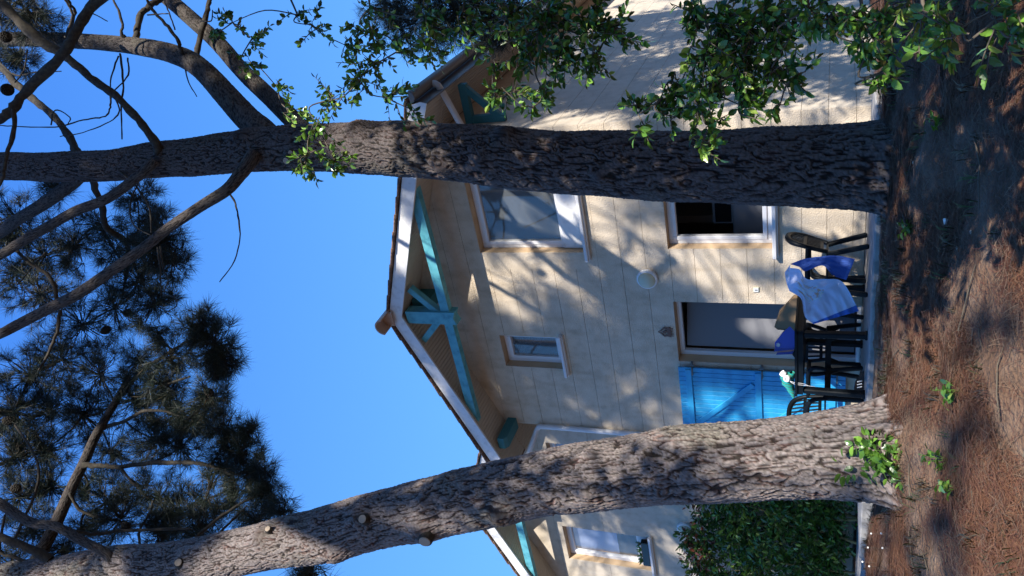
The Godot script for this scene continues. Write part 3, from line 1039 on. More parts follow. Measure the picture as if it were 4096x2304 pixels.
func multi(called: String, mesh: Mesh, list: Array, m: Material, parent: Node, colors: Array = []) -> void:
	var mm := MultiMesh.new()
	mm.transform_format = MultiMesh.TRANSFORM_3D
	mm.use_colors = colors.size() > 0
	mm.mesh = mesh
	mm.instance_count = list.size()
	for i in list.size():
		mm.set_instance_transform(i, list[i])
		if colors.size() > 0:
			mm.set_instance_color(i, colors[i])
	var o := MultiMeshInstance3D.new()
	o.multimesh = mm
	o.material_override = m
	hang(o, called, parent)
	stuff(o)

func cone(tree: Node3D, px: float, py: float, reach: float, size: float) -> void:
	var p := spot(px, py, reach * stretch)
	var st := begin()
	var y := Vector3(rng.randf_range(-0.6, 0.6), -1.0, rng.randf_range(-0.6, 0.6)).normalized()
	var x := y.cross(Vector3(0.3, 0.1, 0.9)).normalized()
	var xf := Transform3D(Basis(x, y, x.cross(y)) * size, p)
	for i in 9:
		var v := i / 8.0
		var r := 0.30 * sin(PI * (0.12 + 0.80 * v)) + 0.04
		for k in 9:
			var a := TAU * (k + 0.5 * (i % 2)) / 9.0
			var o := Vector3(cos(a), 0, sin(a))
			var s := Vector3(-sin(a), 0, cos(a)) * r * 0.36
			var base := o * r * 0.35 + Vector3(0, v - 0.06, 0)
			var tip := o * (r + 0.05) + Vector3(0, v + 0.03, 0)
			face(st, [xf * (base - s), xf * (tip - s), xf * (tip + s), xf * (base + s)], xf * Vector3(0, v + 0.15, 0))
			face(st, [xf * (tip - s), xf * (tip - s * 0.6 + Vector3(0, 0.07, 0)), xf * (tip + s * 0.6 + Vector3(0, 0.07, 0)), xf * (tip + s)], xf * Vector3(0, v, 0))
	lathe(st, xf, [[0.0, 0.0], [0.16, 0.15], [0.2, 0.5], [0.1, 0.95], [0.0, 1.0]], 8)
	obj("pine_cone", st, M.twig_bark, tree)

func open_tree(key: String) -> void:
	tuft_list[key] = []
	twig_list[key] = begin()
	branch_nodes[key] = []

func close_tree(key: String, tree: Node3D) -> void:
	stuff(obj("twigs", twig_list[key], M.twig_bark, tree))
	multi("needles", tuft_mesh, tuft_list[key], M.needle, tree)

func stub(tree: Node3D, px: float, py: float, reach: float, r: float, out: float, axis: Vector3) -> void:
	# a sawn-off branch with its pale cut face
	var p := spot(px, py, reach * stretch)
	var d := (p - axis)
	d -= d.project(Vector3.UP) * 0.8
	d = d.normalized()
	var st := begin()
	tube(st, [p - d * 0.06, p + d * out * 0.6, p + d * out], [r * 1.5, r * 1.15, r], 14, 0.1)
	var o := obj("branch_stub", st, M.twig_bark, tree)
	st = begin()
	var x := d.cross(Vector3.UP).normalized()
	lathe(st, Transform3D(Basis(x, d, x.cross(d)), p + d * (out + 0.001)), [[0.0, -0.004], [r * 0.9, -0.004], [r * 0.86, 0.004], [0.0, 0.004]], 14)
	obj("cut_face", st, M.cut_wood, o)

func trunk_path(rows: Array, reach: float, k: float) -> Array:
	var pts := []
	var rad := []
	for q in rows:
		var a := aim(q[0], q[1])
		var t := reach * stretch / a.dot(heading)
		pts.append(EYE + a * t)
		rad.append(q[2] * 0.5 * t * k)
	return [pts, rad]

func make_right_pine() -> void:
	var t := thing("pine_tree", "dark shaded pine in front of the gable corner, forking into a curved limb high up", "tree")
	open_tree("right")
	stretch = 1.095
	var rows := [[3760, 675, 520], [3650, 674, 430], [3560, 672, 372], [3471, 670, 346], [3169, 664, 315], [2921, 664, 303], [2600, 662, 276], [2404, 653, 263], [2238, 652, 254], [2018, 632, 244], [1852, 616, 231], [1576, 595, 213], [1300, 590, 192], [1150, 592, 188], [1000, 606, 172], [773, 628, 152], [635, 638, 146], [442, 661, 124], [221, 669, 122], [0, 665, 110]]
	var tp := trunk_path(rows, 4.2, 1.0)
	var last: Vector3 = tp[0][-1]
	tp[0].append_array([last + Vector3(0.03, 1.0, 0.0), last + Vector3(0.1, 2.4, 0.05), last + Vector3(0.1, 3.6, 0.05)])
	tp[1].append_array([0.10, 0.07, 0.03])
	var knots := []
	for q in [[2018, 540, 0.07, 0.05], [1930, 640, 0.06, 0.03], [1760, 690, 0.07, 0.03], [2250, 530, 0.05, 0.025], [2400, 700, 0.05, 0.03], [1420, 500, 0.09, 0.05], [1060, 700, 0.07, 0.03], [600, 720, 0.07, 0.035], [300, 735, 0.08, 0.03], [960, 540, 0.1, 0.04]]:
		knots.append([spot(q[0], q[1], 4.06 * stretch), q[2], q[3]])
	mesh_node("trunk", bark_mesh(tp[0], tp[1], 208, 0.0072, 11, 0.013, knots, Vector3(1, 0, 0), Color(0.50, 0.49, 0.51), 0.3), M.bark, t)  # bark tinted darker, deep shade is put into its colour
	# limbs
	branch(t, "right", [[1110, 600, 130], [1049, 528, 112], [994, 478, 102], [911, 388, 94], [800, 272, 84], [690, 215, 78], [552, 187, 68], [386, 169, 62], [221, 160, 59], [0, 160, 56], [-300, 190, 48]], 4.2, 4.9, "limb")
	branch(t, "right", [[1230, 570, 110], [1187, 497, 76], [1090, 400, 70], [975, 290, 66], [850, 150, 62], [679, 0, 58], [520, -130, 50]], 4.3, 5.2, "limb")
	branch(t, "right", [[560, -110, 50], [380, 10, 42], [309, 121, 42], [248, 221, 41], [110, 359, 40], [55, 430, 40], [0, 475, 36], [-150, 560, 30]], 3.6, 3.4, "branch")
	branch(t, "right", [[55, 440, 20], [52, 525, 18], [22, 651, 15], [0, 735, 14], [-60, 800, 10]], 3.42, 3.42)
	branch(t, "right", [[640, 620, 40], [624, 574, 34], [552, 480, 31], [458, 381, 30], [359, 309, 30], [259, 226, 34], [166, 166, 42], [99, 105, 42], [0, 11, 42], [-120, -90, 36]], 4.1, 3.7)
	branch(t, "right", [[325, 650, 38], [309, 610, 34], [265, 530, 30], [204, 453, 28], [132, 397, 28], [55, 326, 28], [0, 265, 26], [-120, 180, 22]], 4.15, 4.4)
	branch(t, "right", [[1020, 620, 66], [1000, 650, 58], [960, 700, 52], [905, 761, 47], [800, 827, 43], [662, 921, 42], [580, 987, 42], [442, 1086, 43], [304, 1180, 44], [193, 1235, 43], [55, 1307, 42], [0, 1335, 40], [-200, 1420, 30]], 4.05, 3.6)
	branch(t, "right", [[620, 640, 48], [596, 668, 42], [552, 706, 40], [430, 794, 40], [304, 844, 40], [166, 921, 40], [72, 976, 38], [0, 1020, 36], [-200, 1120, 28]], 4.05, 3.9)
	branch(t, "right", [[320, 690, 56], [293, 728, 52], [166, 821, 50], [55, 888, 46], [0, 932, 44], [-160, 1020, 34]], 4.2, 4.7)
	branch(t, "right", [[375, 700, 30], [375, 739, 26], [408, 827, 25], [425, 910, 24], [497, 960, 22], [513, 1010, 20], [500, 1120, 16]], 4.3, 5.3)
	branch(t, "right", [[540, 170, 26], [546, 138, 25], [558, 66, 24], [607, 17, 23], [640, 0, 22], [700, -80, 18]], 4.6, 4.9)
	branch(t, "right", [[730, 215, 18], [723, 199, 16], [712, 160, 15], [662, 94, 13], [613, 44, 12], [591, 0, 11], [570, -60, 9]], 4.45, 4.2)
	branch(t, "right", [[780, 250, 24], [789, 196, 22], [823, 66, 20], [839, 0, 18], [860, -60, 14]], 4.6, 4.9)
	branch(t, "right", [[500, 150, 16], [489, 133, 13], [484, 66, 10], [453, 0, 9], [440, -40, 8]], 4.6, 4.5)
	branch(t, "right", [[280, 120, 13], [299, 50, 12], [280, 15, 11], [262, -20, 9]], 4.2, 4.0)
	# bare hanging twigs
	for q in [[[480, 215, 9], [494, 331, 8], [486, 420, 7], [488, 557, 5]], [[474, 225, 7], [444, 309, 6], [441, 360, 5]], [[511, 232, 7], [513, 300, 6], [458, 360, 5], [440, 372, 4]], [[441, 368, 8], [442, 420, 7], [430, 458, 6], [408, 469, 6], [331, 480, 6], [221, 508, 5], [66, 505, 4], [0, 502, 4]], [[455, 385, 6], [478, 442, 6], [440, 486, 5], [331, 530, 4], [240, 546, 4]], [[742, 280, 6], [756, 331, 5], [787, 386, 4]], [[331, 613, 11], [442, 655, 10], [519, 723, 9], [556, 760, 8], [598, 838, 7], [604, 932, 5]], [[911, 766, 9], [935, 800, 8], [949, 849, 7], [960, 937, 6], [938, 1042, 5], [878, 1128, 4]], [[204, 500, 6], [221, 440, 5], [280, 470, 5], [268, 500, 4]], [[250, 205, 10], [330, 115, 7], [360, 55, 6], [430, 85, 4]], [[262, 150, 12], [290, 60, 10], [262, 0, 9], [250, -40, 8]], [[590, 60, 6], [660, 55, 5], [680, 55, 4]], [[700, 120, 6], [680, 60, 5], [660, 10, 5], [655, -20, 4]], [[800, 82, 6], [845, 84, 5], [850, 40, 4]], [[110, 200, 7], [95, 280, 6], [60, 330, 5]], [[0, 250, 8], [60, 300, 7], [140, 290, 6], [245, 285, 4]], [[560, 715, 7], [520, 820, 6], [535, 900, 5], [610, 945, 4]], [[640, 985, 8], [655, 1080, 7], [672, 1120, 6], [655, 1168, 5]], [[630, 990, 7], [640, 1070, 6], [645, 1178, 4]], [[655, 1180, 6], [700, 1190, 5], [705, 1225, 5], [660, 1250, 4]], [[180, 1010, 6], [120, 1080, 5], [70, 1140, 5]], [[240, 1240, 16], [225, 1330, 13], [190, 1420, 10], [155, 1480, 7]], [[230, 1200, 18], [200, 1110, 16], [130, 1060, 14], [60, 1000, 11]]]:
		branch(t, "right", q, 4.15, 4.0, "twig", 6, 0.2)
	for q in [[40, 30, 120, 4.4, 14], [130, 60, 100, 4.4, 14], [70, 240, 80, 4.6, 12], [60, 880, 110, 5.0, 16], [230, 760, 60, 4.9, 7], [550, 800, 90, 5.2, 12], [610, 900, 80, 5.2, 14], [660, 960, 90, 4.9, 14], [690, 1040, 75, 4.9, 12], [600, 1000, 90, 5.0, 14], [560, 1120, 110, 5.1, 16], [460, 1010, 110, 5.2, 12], [400, 900, 90, 5.2, 10], [300, 980, 120, 5.2, 16], [180, 1020, 120, 5.2, 16], [60, 1100, 120, 5.2, 16], [460, 1230, 120, 5.1, 14], [620, 1220, 90, 5.0, 14], [330, 1300, 120, 5.0, 14], [160, 1180, 130, 5.0, 16], [20, 950, 90, 5.0, 10]]:
		clump("right", q[0], q[1], q[2], q[3], q[4])
	# the crown goes on above the picture
	for i in 26:
		var a := rng.randf() * TAU
		var c := last + Vector3(cos(a) * rng.randf_range(0.6, 2.2), rng.randf_range(1.2, 3.6), sin(a) * rng.randf_range(0.6, 2.2))
		if not in_view(c, 300.0):
			free_clump("right", c, 0.45, 16)
	for q in [[20, 360, 3.5, 0.11], [12, 150, 3.8, 0.11], [160, 1230, 4.5, 0.10], [505, 1255, 5.0, 0.10], [405, 1330, 5.0, 0.10]]:
		cone(t, q[0], q[1], q[2], q[3])
	close_tree("right", t)
	stub(t, 1148, 640, 4.03, 0.026, 0.012, tp[0][13])
	stub(t, 1165, 610, 4.05, 0.02, 0.01, tp[0][13])
	stretch = 1.0

func free_clump(key: String, c: Vector3, r: float, count: int, grow := 1.0) -> void:
	var nodes: Array = branch_nodes[key]
	var best: Vector3 = nodes[0]
	for q in nodes:
		if q.distance_to(c) < best.distance_to(c):
			best = q
	var st: SurfaceTool = twig_list[key]
	var stem := smooth_path([best, (best + c) / 2 - Vector3(0, 0.08, 0), c], [0.018 * grow, 0.014 * grow, 0.008 * grow], 3)
	tube(st, stem[0], stem[1], 5)
	for i in count:
		var d := Vector3(rng.randfn(), rng.randfn(), rng.randfn()).normalized() * pow(rng.randf(), 0.45) * r
		var p := c + d
		tube(st, [c, (c + p) / 2 - Vector3(0, 0.02, 0), p], [0.006 * grow, 0.005 * grow, 0.003 * grow], 4)
		var y := (d.normalized() + Vector3(0, 0.5, 0)).normalized()
		var x := y.cross(Vector3(rng.randf() - 0.5, rng.randf() - 0.5, rng.randf() - 0.5)).normalized()
		tuft_list[key].append(Transform3D(Basis(x, y, x.cross(y)) * rng.randf_range(0.9, 1.3) * grow, p))

func make_left_pine() -> void:
	var t := thing("pine_tree", "sunlit leaning pine on the left with ivy at its foot and sawn branch stubs", "tree")
	open_tree("left")
	var rows := [[3780, 1815, 560], [3680, 1815, 450], [3591, 1815, 384], [3466, 1814, 350], [3225, 1826, 328], [2983, 1845, 316], [2741, 1859, 308], [2500, 1888, 287], [2333, 1909, 278], [2167, 1935, 262], [2000, 1966, 253], [1842, 2004, 247], [1667, 2046, 237], [1488, 2086, 226], [1300, 2140, 216], [1110, 2173, 196], [888, 2222, 188], [666, 2262, 178], [433, 2275, 172], [166, 2318, 165], [0, 2336, 158], [-300, 2390, 146]]
	var tp := trunk_path(rows, 4.25, 1.0)
	var last: Vector3 = tp[0][-1]
	tp[0].append_array([last + Vector3(-0.1, 1.2, 0.0), last + Vector3(-0.1, 2.6, -0.05)])
	tp[1].append_array([0.13, 0.05])
	var knots := []
	for q in [[2000, 2060, 0.08, 0.05], [2350, 1960, 0.06, 0.035], [2590, 1840, 0.05, 0.03], [2640, 1950, 0.05, 0.03], [1700, 2010, 0.05, 0.03], [1690, 2130, 0.08, 0.05], [1330, 2250, 0.08, 0.05], [1040, 2140, 0.08, 0.04], [1440, 2070, 0.07, 0.03], [420, 2200, 0.08, 0.04], [2350, 1800, 0.05, 0.02], [2980, 1900, 0.05, 0.02]]:
		knots.append([spot(q[0], q[1], 4.10), q[2], q[3]])
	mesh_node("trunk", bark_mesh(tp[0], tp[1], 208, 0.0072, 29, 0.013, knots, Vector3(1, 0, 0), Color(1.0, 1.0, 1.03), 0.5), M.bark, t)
	branch(t, "left", [[140, 2290, 66], [150, 2238, 54], [222, 2099, 48], [277, 1972, 44], [333, 1855, 40], [388, 1733, 36], [460, 1611, 28], [520, 1500, 18]], 4.3, 5.6, "limb")
	branch(t, "left", [[450, 2250, 50], [427, 2216, 40], [333, 2166, 36], [222, 2105, 36], [122, 2088, 38], [0, 2016, 40], [-120, 1950, 40]], 4.15, 4.0)
	branch(t, "left", [[200, 2240, 40], [110, 2190, 34], [0, 2150, 36], [-120, 2120, 36]], 4.2, 4.0)
	branch(t, "left", [[239, 2105, 18], [361, 2138, 15], [500, 2121, 13], [760, 2116, 9]], 4.1, 4.6)
	branch(t, "left", [[330, 1860, 26], [400, 1862, 20], [472, 1866, 19], [638, 1852, 18], [805, 1855, 15], [932, 1900, 11]], 5.0, 5.3)
	branch(t, "left", [[700, 2220, 16], [793, 2144, 14], [915, 2044, 12], [1054, 1972, 8]], 4.5, 5.1)
	branch(t, "left", [[800, 2200, 14], [871, 2138, 11], [930, 2080, 10], [988, 2022, 7]], 4.5, 5.0)
	branch(t, "left", [[480, 1870, 12], [530, 1930, 11], [610, 2005, 10], [666, 2032, 7]], 5.1, 5.1)
	branch(t, "left", [[560, 2200, 12], [560, 2120, 11], [600, 2050, 9], [610, 2005, 7]], 4.6, 5.0)
	branch(t, "left", [[390, 1720, 18], [480, 1690, 14], [600, 1640, 12], [755, 1672, 8]], 5.3, 5.4)
	branch(t, "left", [[460, 1610, 22], [520, 1540, 18], [580, 1473, 15], [718, 1385, 12], [795, 1340, 8]], 5.6, 5.4)
	branch(t, "left", [[560, 1585, 12], [666, 1540, 11], [760, 1506, 8]], 5.5, 5.4)
	branch(t, "left", [[280, 1970, 14], [320, 2040, 12], [400, 2070, 8]], 4.8, 4.9)
	branch(t, "left", [[60, 2150, 12], [140, 1980, 11], [150, 1850, 10], [60, 1700, 8]], 4.3, 4.5)
	branch(t, "left", [[20, 2060, 10], [0, 2200, 12], [60, 2230, 14], [110, 2250, 12]], 4.15, 4.25)
	for q in [[860, 1385, 95, 5.4, 22], [800, 1310, 75, 5.4, 12], [900, 1440, 60, 5.4, 10], [680, 1430, 80, 5.4, 10], [640, 1340, 50, 5.4, 5], [840, 1590, 75, 5.5, 13], [900, 1720, 75, 5.4, 13], [790, 1660, 80, 5.5, 13], [700, 1640, 90, 5.6, 14], [660, 1520, 80, 5.5, 12], [560, 1440, 100, 5.6, 12], [540, 1600, 110, 5.6, 18], [400, 1500, 130, 5.7, 16], [250, 1440, 130, 5.6, 16], [120, 1500, 130, 5.5, 18], [60, 1650, 130, 5.3, 18], [200, 1640, 130, 5.6, 18], [330, 1660, 110, 5.5, 14], [180, 1800, 130, 5.2, 16], [60, 1830, 120, 5.0, 16], [440, 1800, 100, 5.6, 14], [620, 1760, 110, 5.6, 18], [720, 1790, 90, 5.5, 14], [960, 1800, 80, 5.4, 13], [1010, 1890, 85, 5.3, 14], [1060, 1960, 70, 5.2, 12], [900, 1880, 70, 5.4, 10], [930, 2000, 60, 5.2, 8], [820, 2000, 90, 5.2, 10], [700, 2060, 95, 5.1, 14], [640, 2000, 80, 5.2, 10], [560, 1960, 60, 5.3, 6], [480, 2080, 100, 5.0, 14], [420, 2010, 90, 5.1, 10], [340, 1960, 70, 5.2, 8], [200, 1960, 90, 5.0, 10], [80, 1990, 100, 4.8, 12], [330, 2120, 60, 4.9, 7], [1020, 2080, 70, 5.0, 10], [1130, 2050, 45, 5.0, 5], [800, 2120, 90, 4.9, 12], [640, 2140, 80, 4.9, 12], [120, 2120, 90, 4.6, 10], [260, 2210, 60, 4.7, 7], [1240, 2290, 75, 4.7, 10], [40, 2260, 70, 4.6, 8], [870, 1500, 50, 5.4, 6], [1000, 1720, 40, 5.4, 4]]:
		clump("left", q[0], q[1], q[2], q[3], q[4])
	for i in 26:
		var a := rng.randf() * TAU
		var c := last + Vector3(cos(a) * rng.randf_range(0.6, 2.2), rng.randf_range(0.8, 3.2), sin(a) * rng.randf_range(0.6, 2.2))
		if not in_view(c, 300.0):
			free_clump("left", c, 0.45, 16)
	for q in [[12, 1680, 5.0, 0.11], [495, 2095, 4.9, 0.10], [50, 1950, 4.6, 0.10], [820, 1560, 5.4, 0.09]]:
		cone(t, q[0], q[1], q[2], q[3])
	close_tree("left", t)
	stub(t, 1454, 2077, 4.05, 0.028, 0.015, tp[0][13])
	stub(t, 1705, 2148, 4.09, 0.04, 0.035, tp[0][12])
	stub(t, 716, 2252, 4.09, 0.028, 0.015, tp[0][17])
	stub(t, 1075, 2120, 4.10, 0.02, 0.015, tp[0][15])

func make_far_pine() -> void:
	# the crown at the right edge, behind the oak
	var t := thing("pine_tree", "pine behind the oak on the right, only its needles showing above the side roof", "tree")
	open_tree("far")
	var base := spot(2600, -900, 8.6)
	base.y = -0.2
	var pts := [base, base + Vector3(0.05, 3, 0), base + Vector3(0, 6, 0.1), base + Vector3(0.1, 9.5, 0)]
	mesh_node("trunk", bark_mesh(pts, [0.22, 0.19, 0.16, 0.08], 60, 0.03, 51, 0.02, [], Vector3(1, 0, 0)), M.bark, t)
	for q in pts.slice(1):
		branch_nodes["far"].append(q)
	branch(t, "far", [[1500, -560, 60], [1700, -200, 40], [1800, 0, 30], [1860, 60, 20]], 8.4, 7.4)
	for q in [[1820, 40, 120, 7.4, 22], [1950, 60, 110, 7.4, 20], [1680, 60, 110, 7.4, 18], [1600, 110, 80, 7.4, 10], [1740, 120, 80, 7.3, 10], [1900, 110, 70, 7.3, 8], [2010, 110, 60, 7.5, 8], [1540, 30, 80, 7.5, 10], [2080, 30, 90, 7.5, 12], [1700, -60, 140, 7.5, 24], [1950, -80, 140, 7.5, 24]]:
		clump("far", q[0], q[1], q[2], q[3], q[4])
	close_tree("far", t)

func shade_pine(at: Vector3, height: float, crown_from: float, spread: float, clumps: int, label: String, sd: int, lean := Vector3.ZERO, boughs := []) -> void:
	# pines behind the camera: dense clumps with open gaps let the sun through in patches
	rng.seed = sd
	var key := "shade%d" % sd
	var t := thing("pine_tree", label, "tree")
	open_tree(key)
	var top := at + Vector3(0.1, height, 0) + lean
	var pts := [at, at + Vector3(0.1, height * 0.33, 0), at + Vector3(-0.05, height * 0.62, 0.1) + lean * 0.5, top]
	mesh_node("trunk", bark_mesh(pts, [0.20, 0.17, 0.13, 0.05], 48, 0.04, sd, 0.02, [], Vector3(1, 0, 0)), M.bark, t)
	var st := begin()
	for i in 20:
		var a := rng.randf() * TAU
		var h := rng.randf_range(crown_from - 0.8, height - 0.4)
		var p := at + Vector3(0, h, 0) + lean * smoothstep(0.3, 1.0, h / height)
		var len := rng.randf_range(0.55, 1.0) * spread
		var l := smooth_path([p, p + Vector3(cos(a) * len * 0.5, len * 0.05 + rng.randf_range(-0.2, 0.2), sin(a) * len * 0.5), p + Vector3(cos(a) * len, len * 0.3, sin(a) * len)], [0.04, 0.026, 0.014], 5)
		tube(st, l[0], l[1], 7)
		for k in range(4, l[0].size()):
			branch_nodes[key].append(l[0][k])
	stuff(obj("limbs", st, M.twig_bark, t))
	var n_nodes: int = branch_nodes[key].size()
	for i in clumps:
		var q: Vector3 = branch_nodes[key][rng.randi() % n_nodes]
		free_clump(key, q + Vector3(rng.randf_range(-0.4, 0.4), rng.randf_range(-0.1, 0.5), rng.randf_range(-0.4, 0.4)), rng.randf_range(0.10, 0.36), 20, 1.5)
	for q in boughs:  # clumps added along the sun rays to shade chosen spots
		free_clump(key, q[0] + SUN_TO.normalized() * q[1], q[2], 40 if q[2] > 0.25 else 9, 1.6 if q[2] > 0.25 else 1.2)
	close_tree(key, t)

# ---------------------------------------------------------------- the oak
var leaf_meshes := []
var leaf_jobs := []   # [Transform3D, hue]

func make_leaf_mesh(width: float, teeth: float, fold: float, curl: float) -> ArrayMesh:
	# a leaf one unit long along y, with toothed margin, folded along its midrib
	var st := begin()
	var half := [0.0, 0.33, 0.46, 0.49, 0.46, 0.38, 0.23, 0.0]
	var n := half.size()
	var mid := []
	var edge := [[], []]
	for i in n:
		var t := float(i) / (n - 1)
		mid.append(Vector3(0, t, -curl * t * t))
		for s in 2:
			var wd: float = half[i] * width * (1.0 + (teeth if (i + s) % 2 == 0 else -teeth))
			edge[s].append(Vector3((1.0 if s == 0 else -1.0) * wd, t + (0.02 if (i + s) % 2 == 0 else -0.01), -curl * t * t + wd * fold + (0.03 if i % 3 == 1 else -0.01) * wd))
	for i in n - 1:
		for s in 2:
			var q := [mid[i], mid[i + 1], edge[s][i + 1], edge[s][i]]
			for tri in [[0, 1, 2], [0, 2, 3]]:
				var a: Vector3 = q[tri[0]]
				var b: Vector3 = q[tri[1]]
				var c: Vector3 = q[tri[2]]
				var nn := (c - a).cross(b - a)
				if nn.length_squared() < 1e-14:
					continue
				nn = nn.normalized()
				if nn.z < 0:
					nn = -nn
					var h := b
					b = c
					c = h
				for v in [a, b, c]:
					st.set_normal(nn)
					st.set_color(Color.WHITE)
					st.add_vertex(v)
	return st.commit()

func leaf_at(list: Array, p: Vector3, dir: Vector3, size: float, hue: int) -> void:
	var y := dir.normalized()
	var up := Vector3(rng.randf_range(-1.1, 1.1), 1.0, rng.randf_range(-1.1, 1.1))
	var z := (up - y * up.dot(y)).normalized()
	var x := y.cross(z)
	list.append([Transform3D(Basis(x, y, z) * size, p), hue])

func sprig(st: SurfaceTool, list: Array, from: Vector3, dir: Vector3, length: float, count: int, size: float, young: float) -> void:
	var sag := Vector3(rng.randf_range(-0.3, 0.3), rng.randf_range(-0.45, 0.25), rng.randf_range(-0.3, 0.3)) * length
	var tip := from + dir * length + sag * 0.5
	var path := smooth_path([from, from + dir * length * 0.5 + sag * 0.12, tip], [0.0022, 0.0017, 0.0011], 5)
	tube(st, path[0], path[1], 4)
	var pp: Array = path[0]
	for i in count:
		var t := (float(i) + 0.6) / count
		var k := mini(int(t * (pp.size() - 1)), pp.size() - 2)
		var p: Vector3 = pp[k].lerp(pp[k + 1], t * (pp.size() - 1) - k)
		var d: Vector3 = (pp[k + 1] - pp[k]).normalized()
		var side := d.cross(Vector3(rng.randfn(), rng.randfn(), rng.randfn())).normalized()
		var out := (d * rng.randf_range(0.35, 0.9) + side * 1.0 + Vector3(0, rng.randf_range(-0.3, 0.3), 0)).normalized()
		if i == count - 1:
			out = d
		var hue := 0
		var u := rng.randf()
		if u < young * 0.35:
			hue = 4
		elif u < young:
			hue = 2
		elif u < young + 0.3:
			hue = 1
		elif u < young + 0.55:
			hue = 3
		leaf_at(list, p, out, size * rng.randf_range(0.7, 1.25), hue)

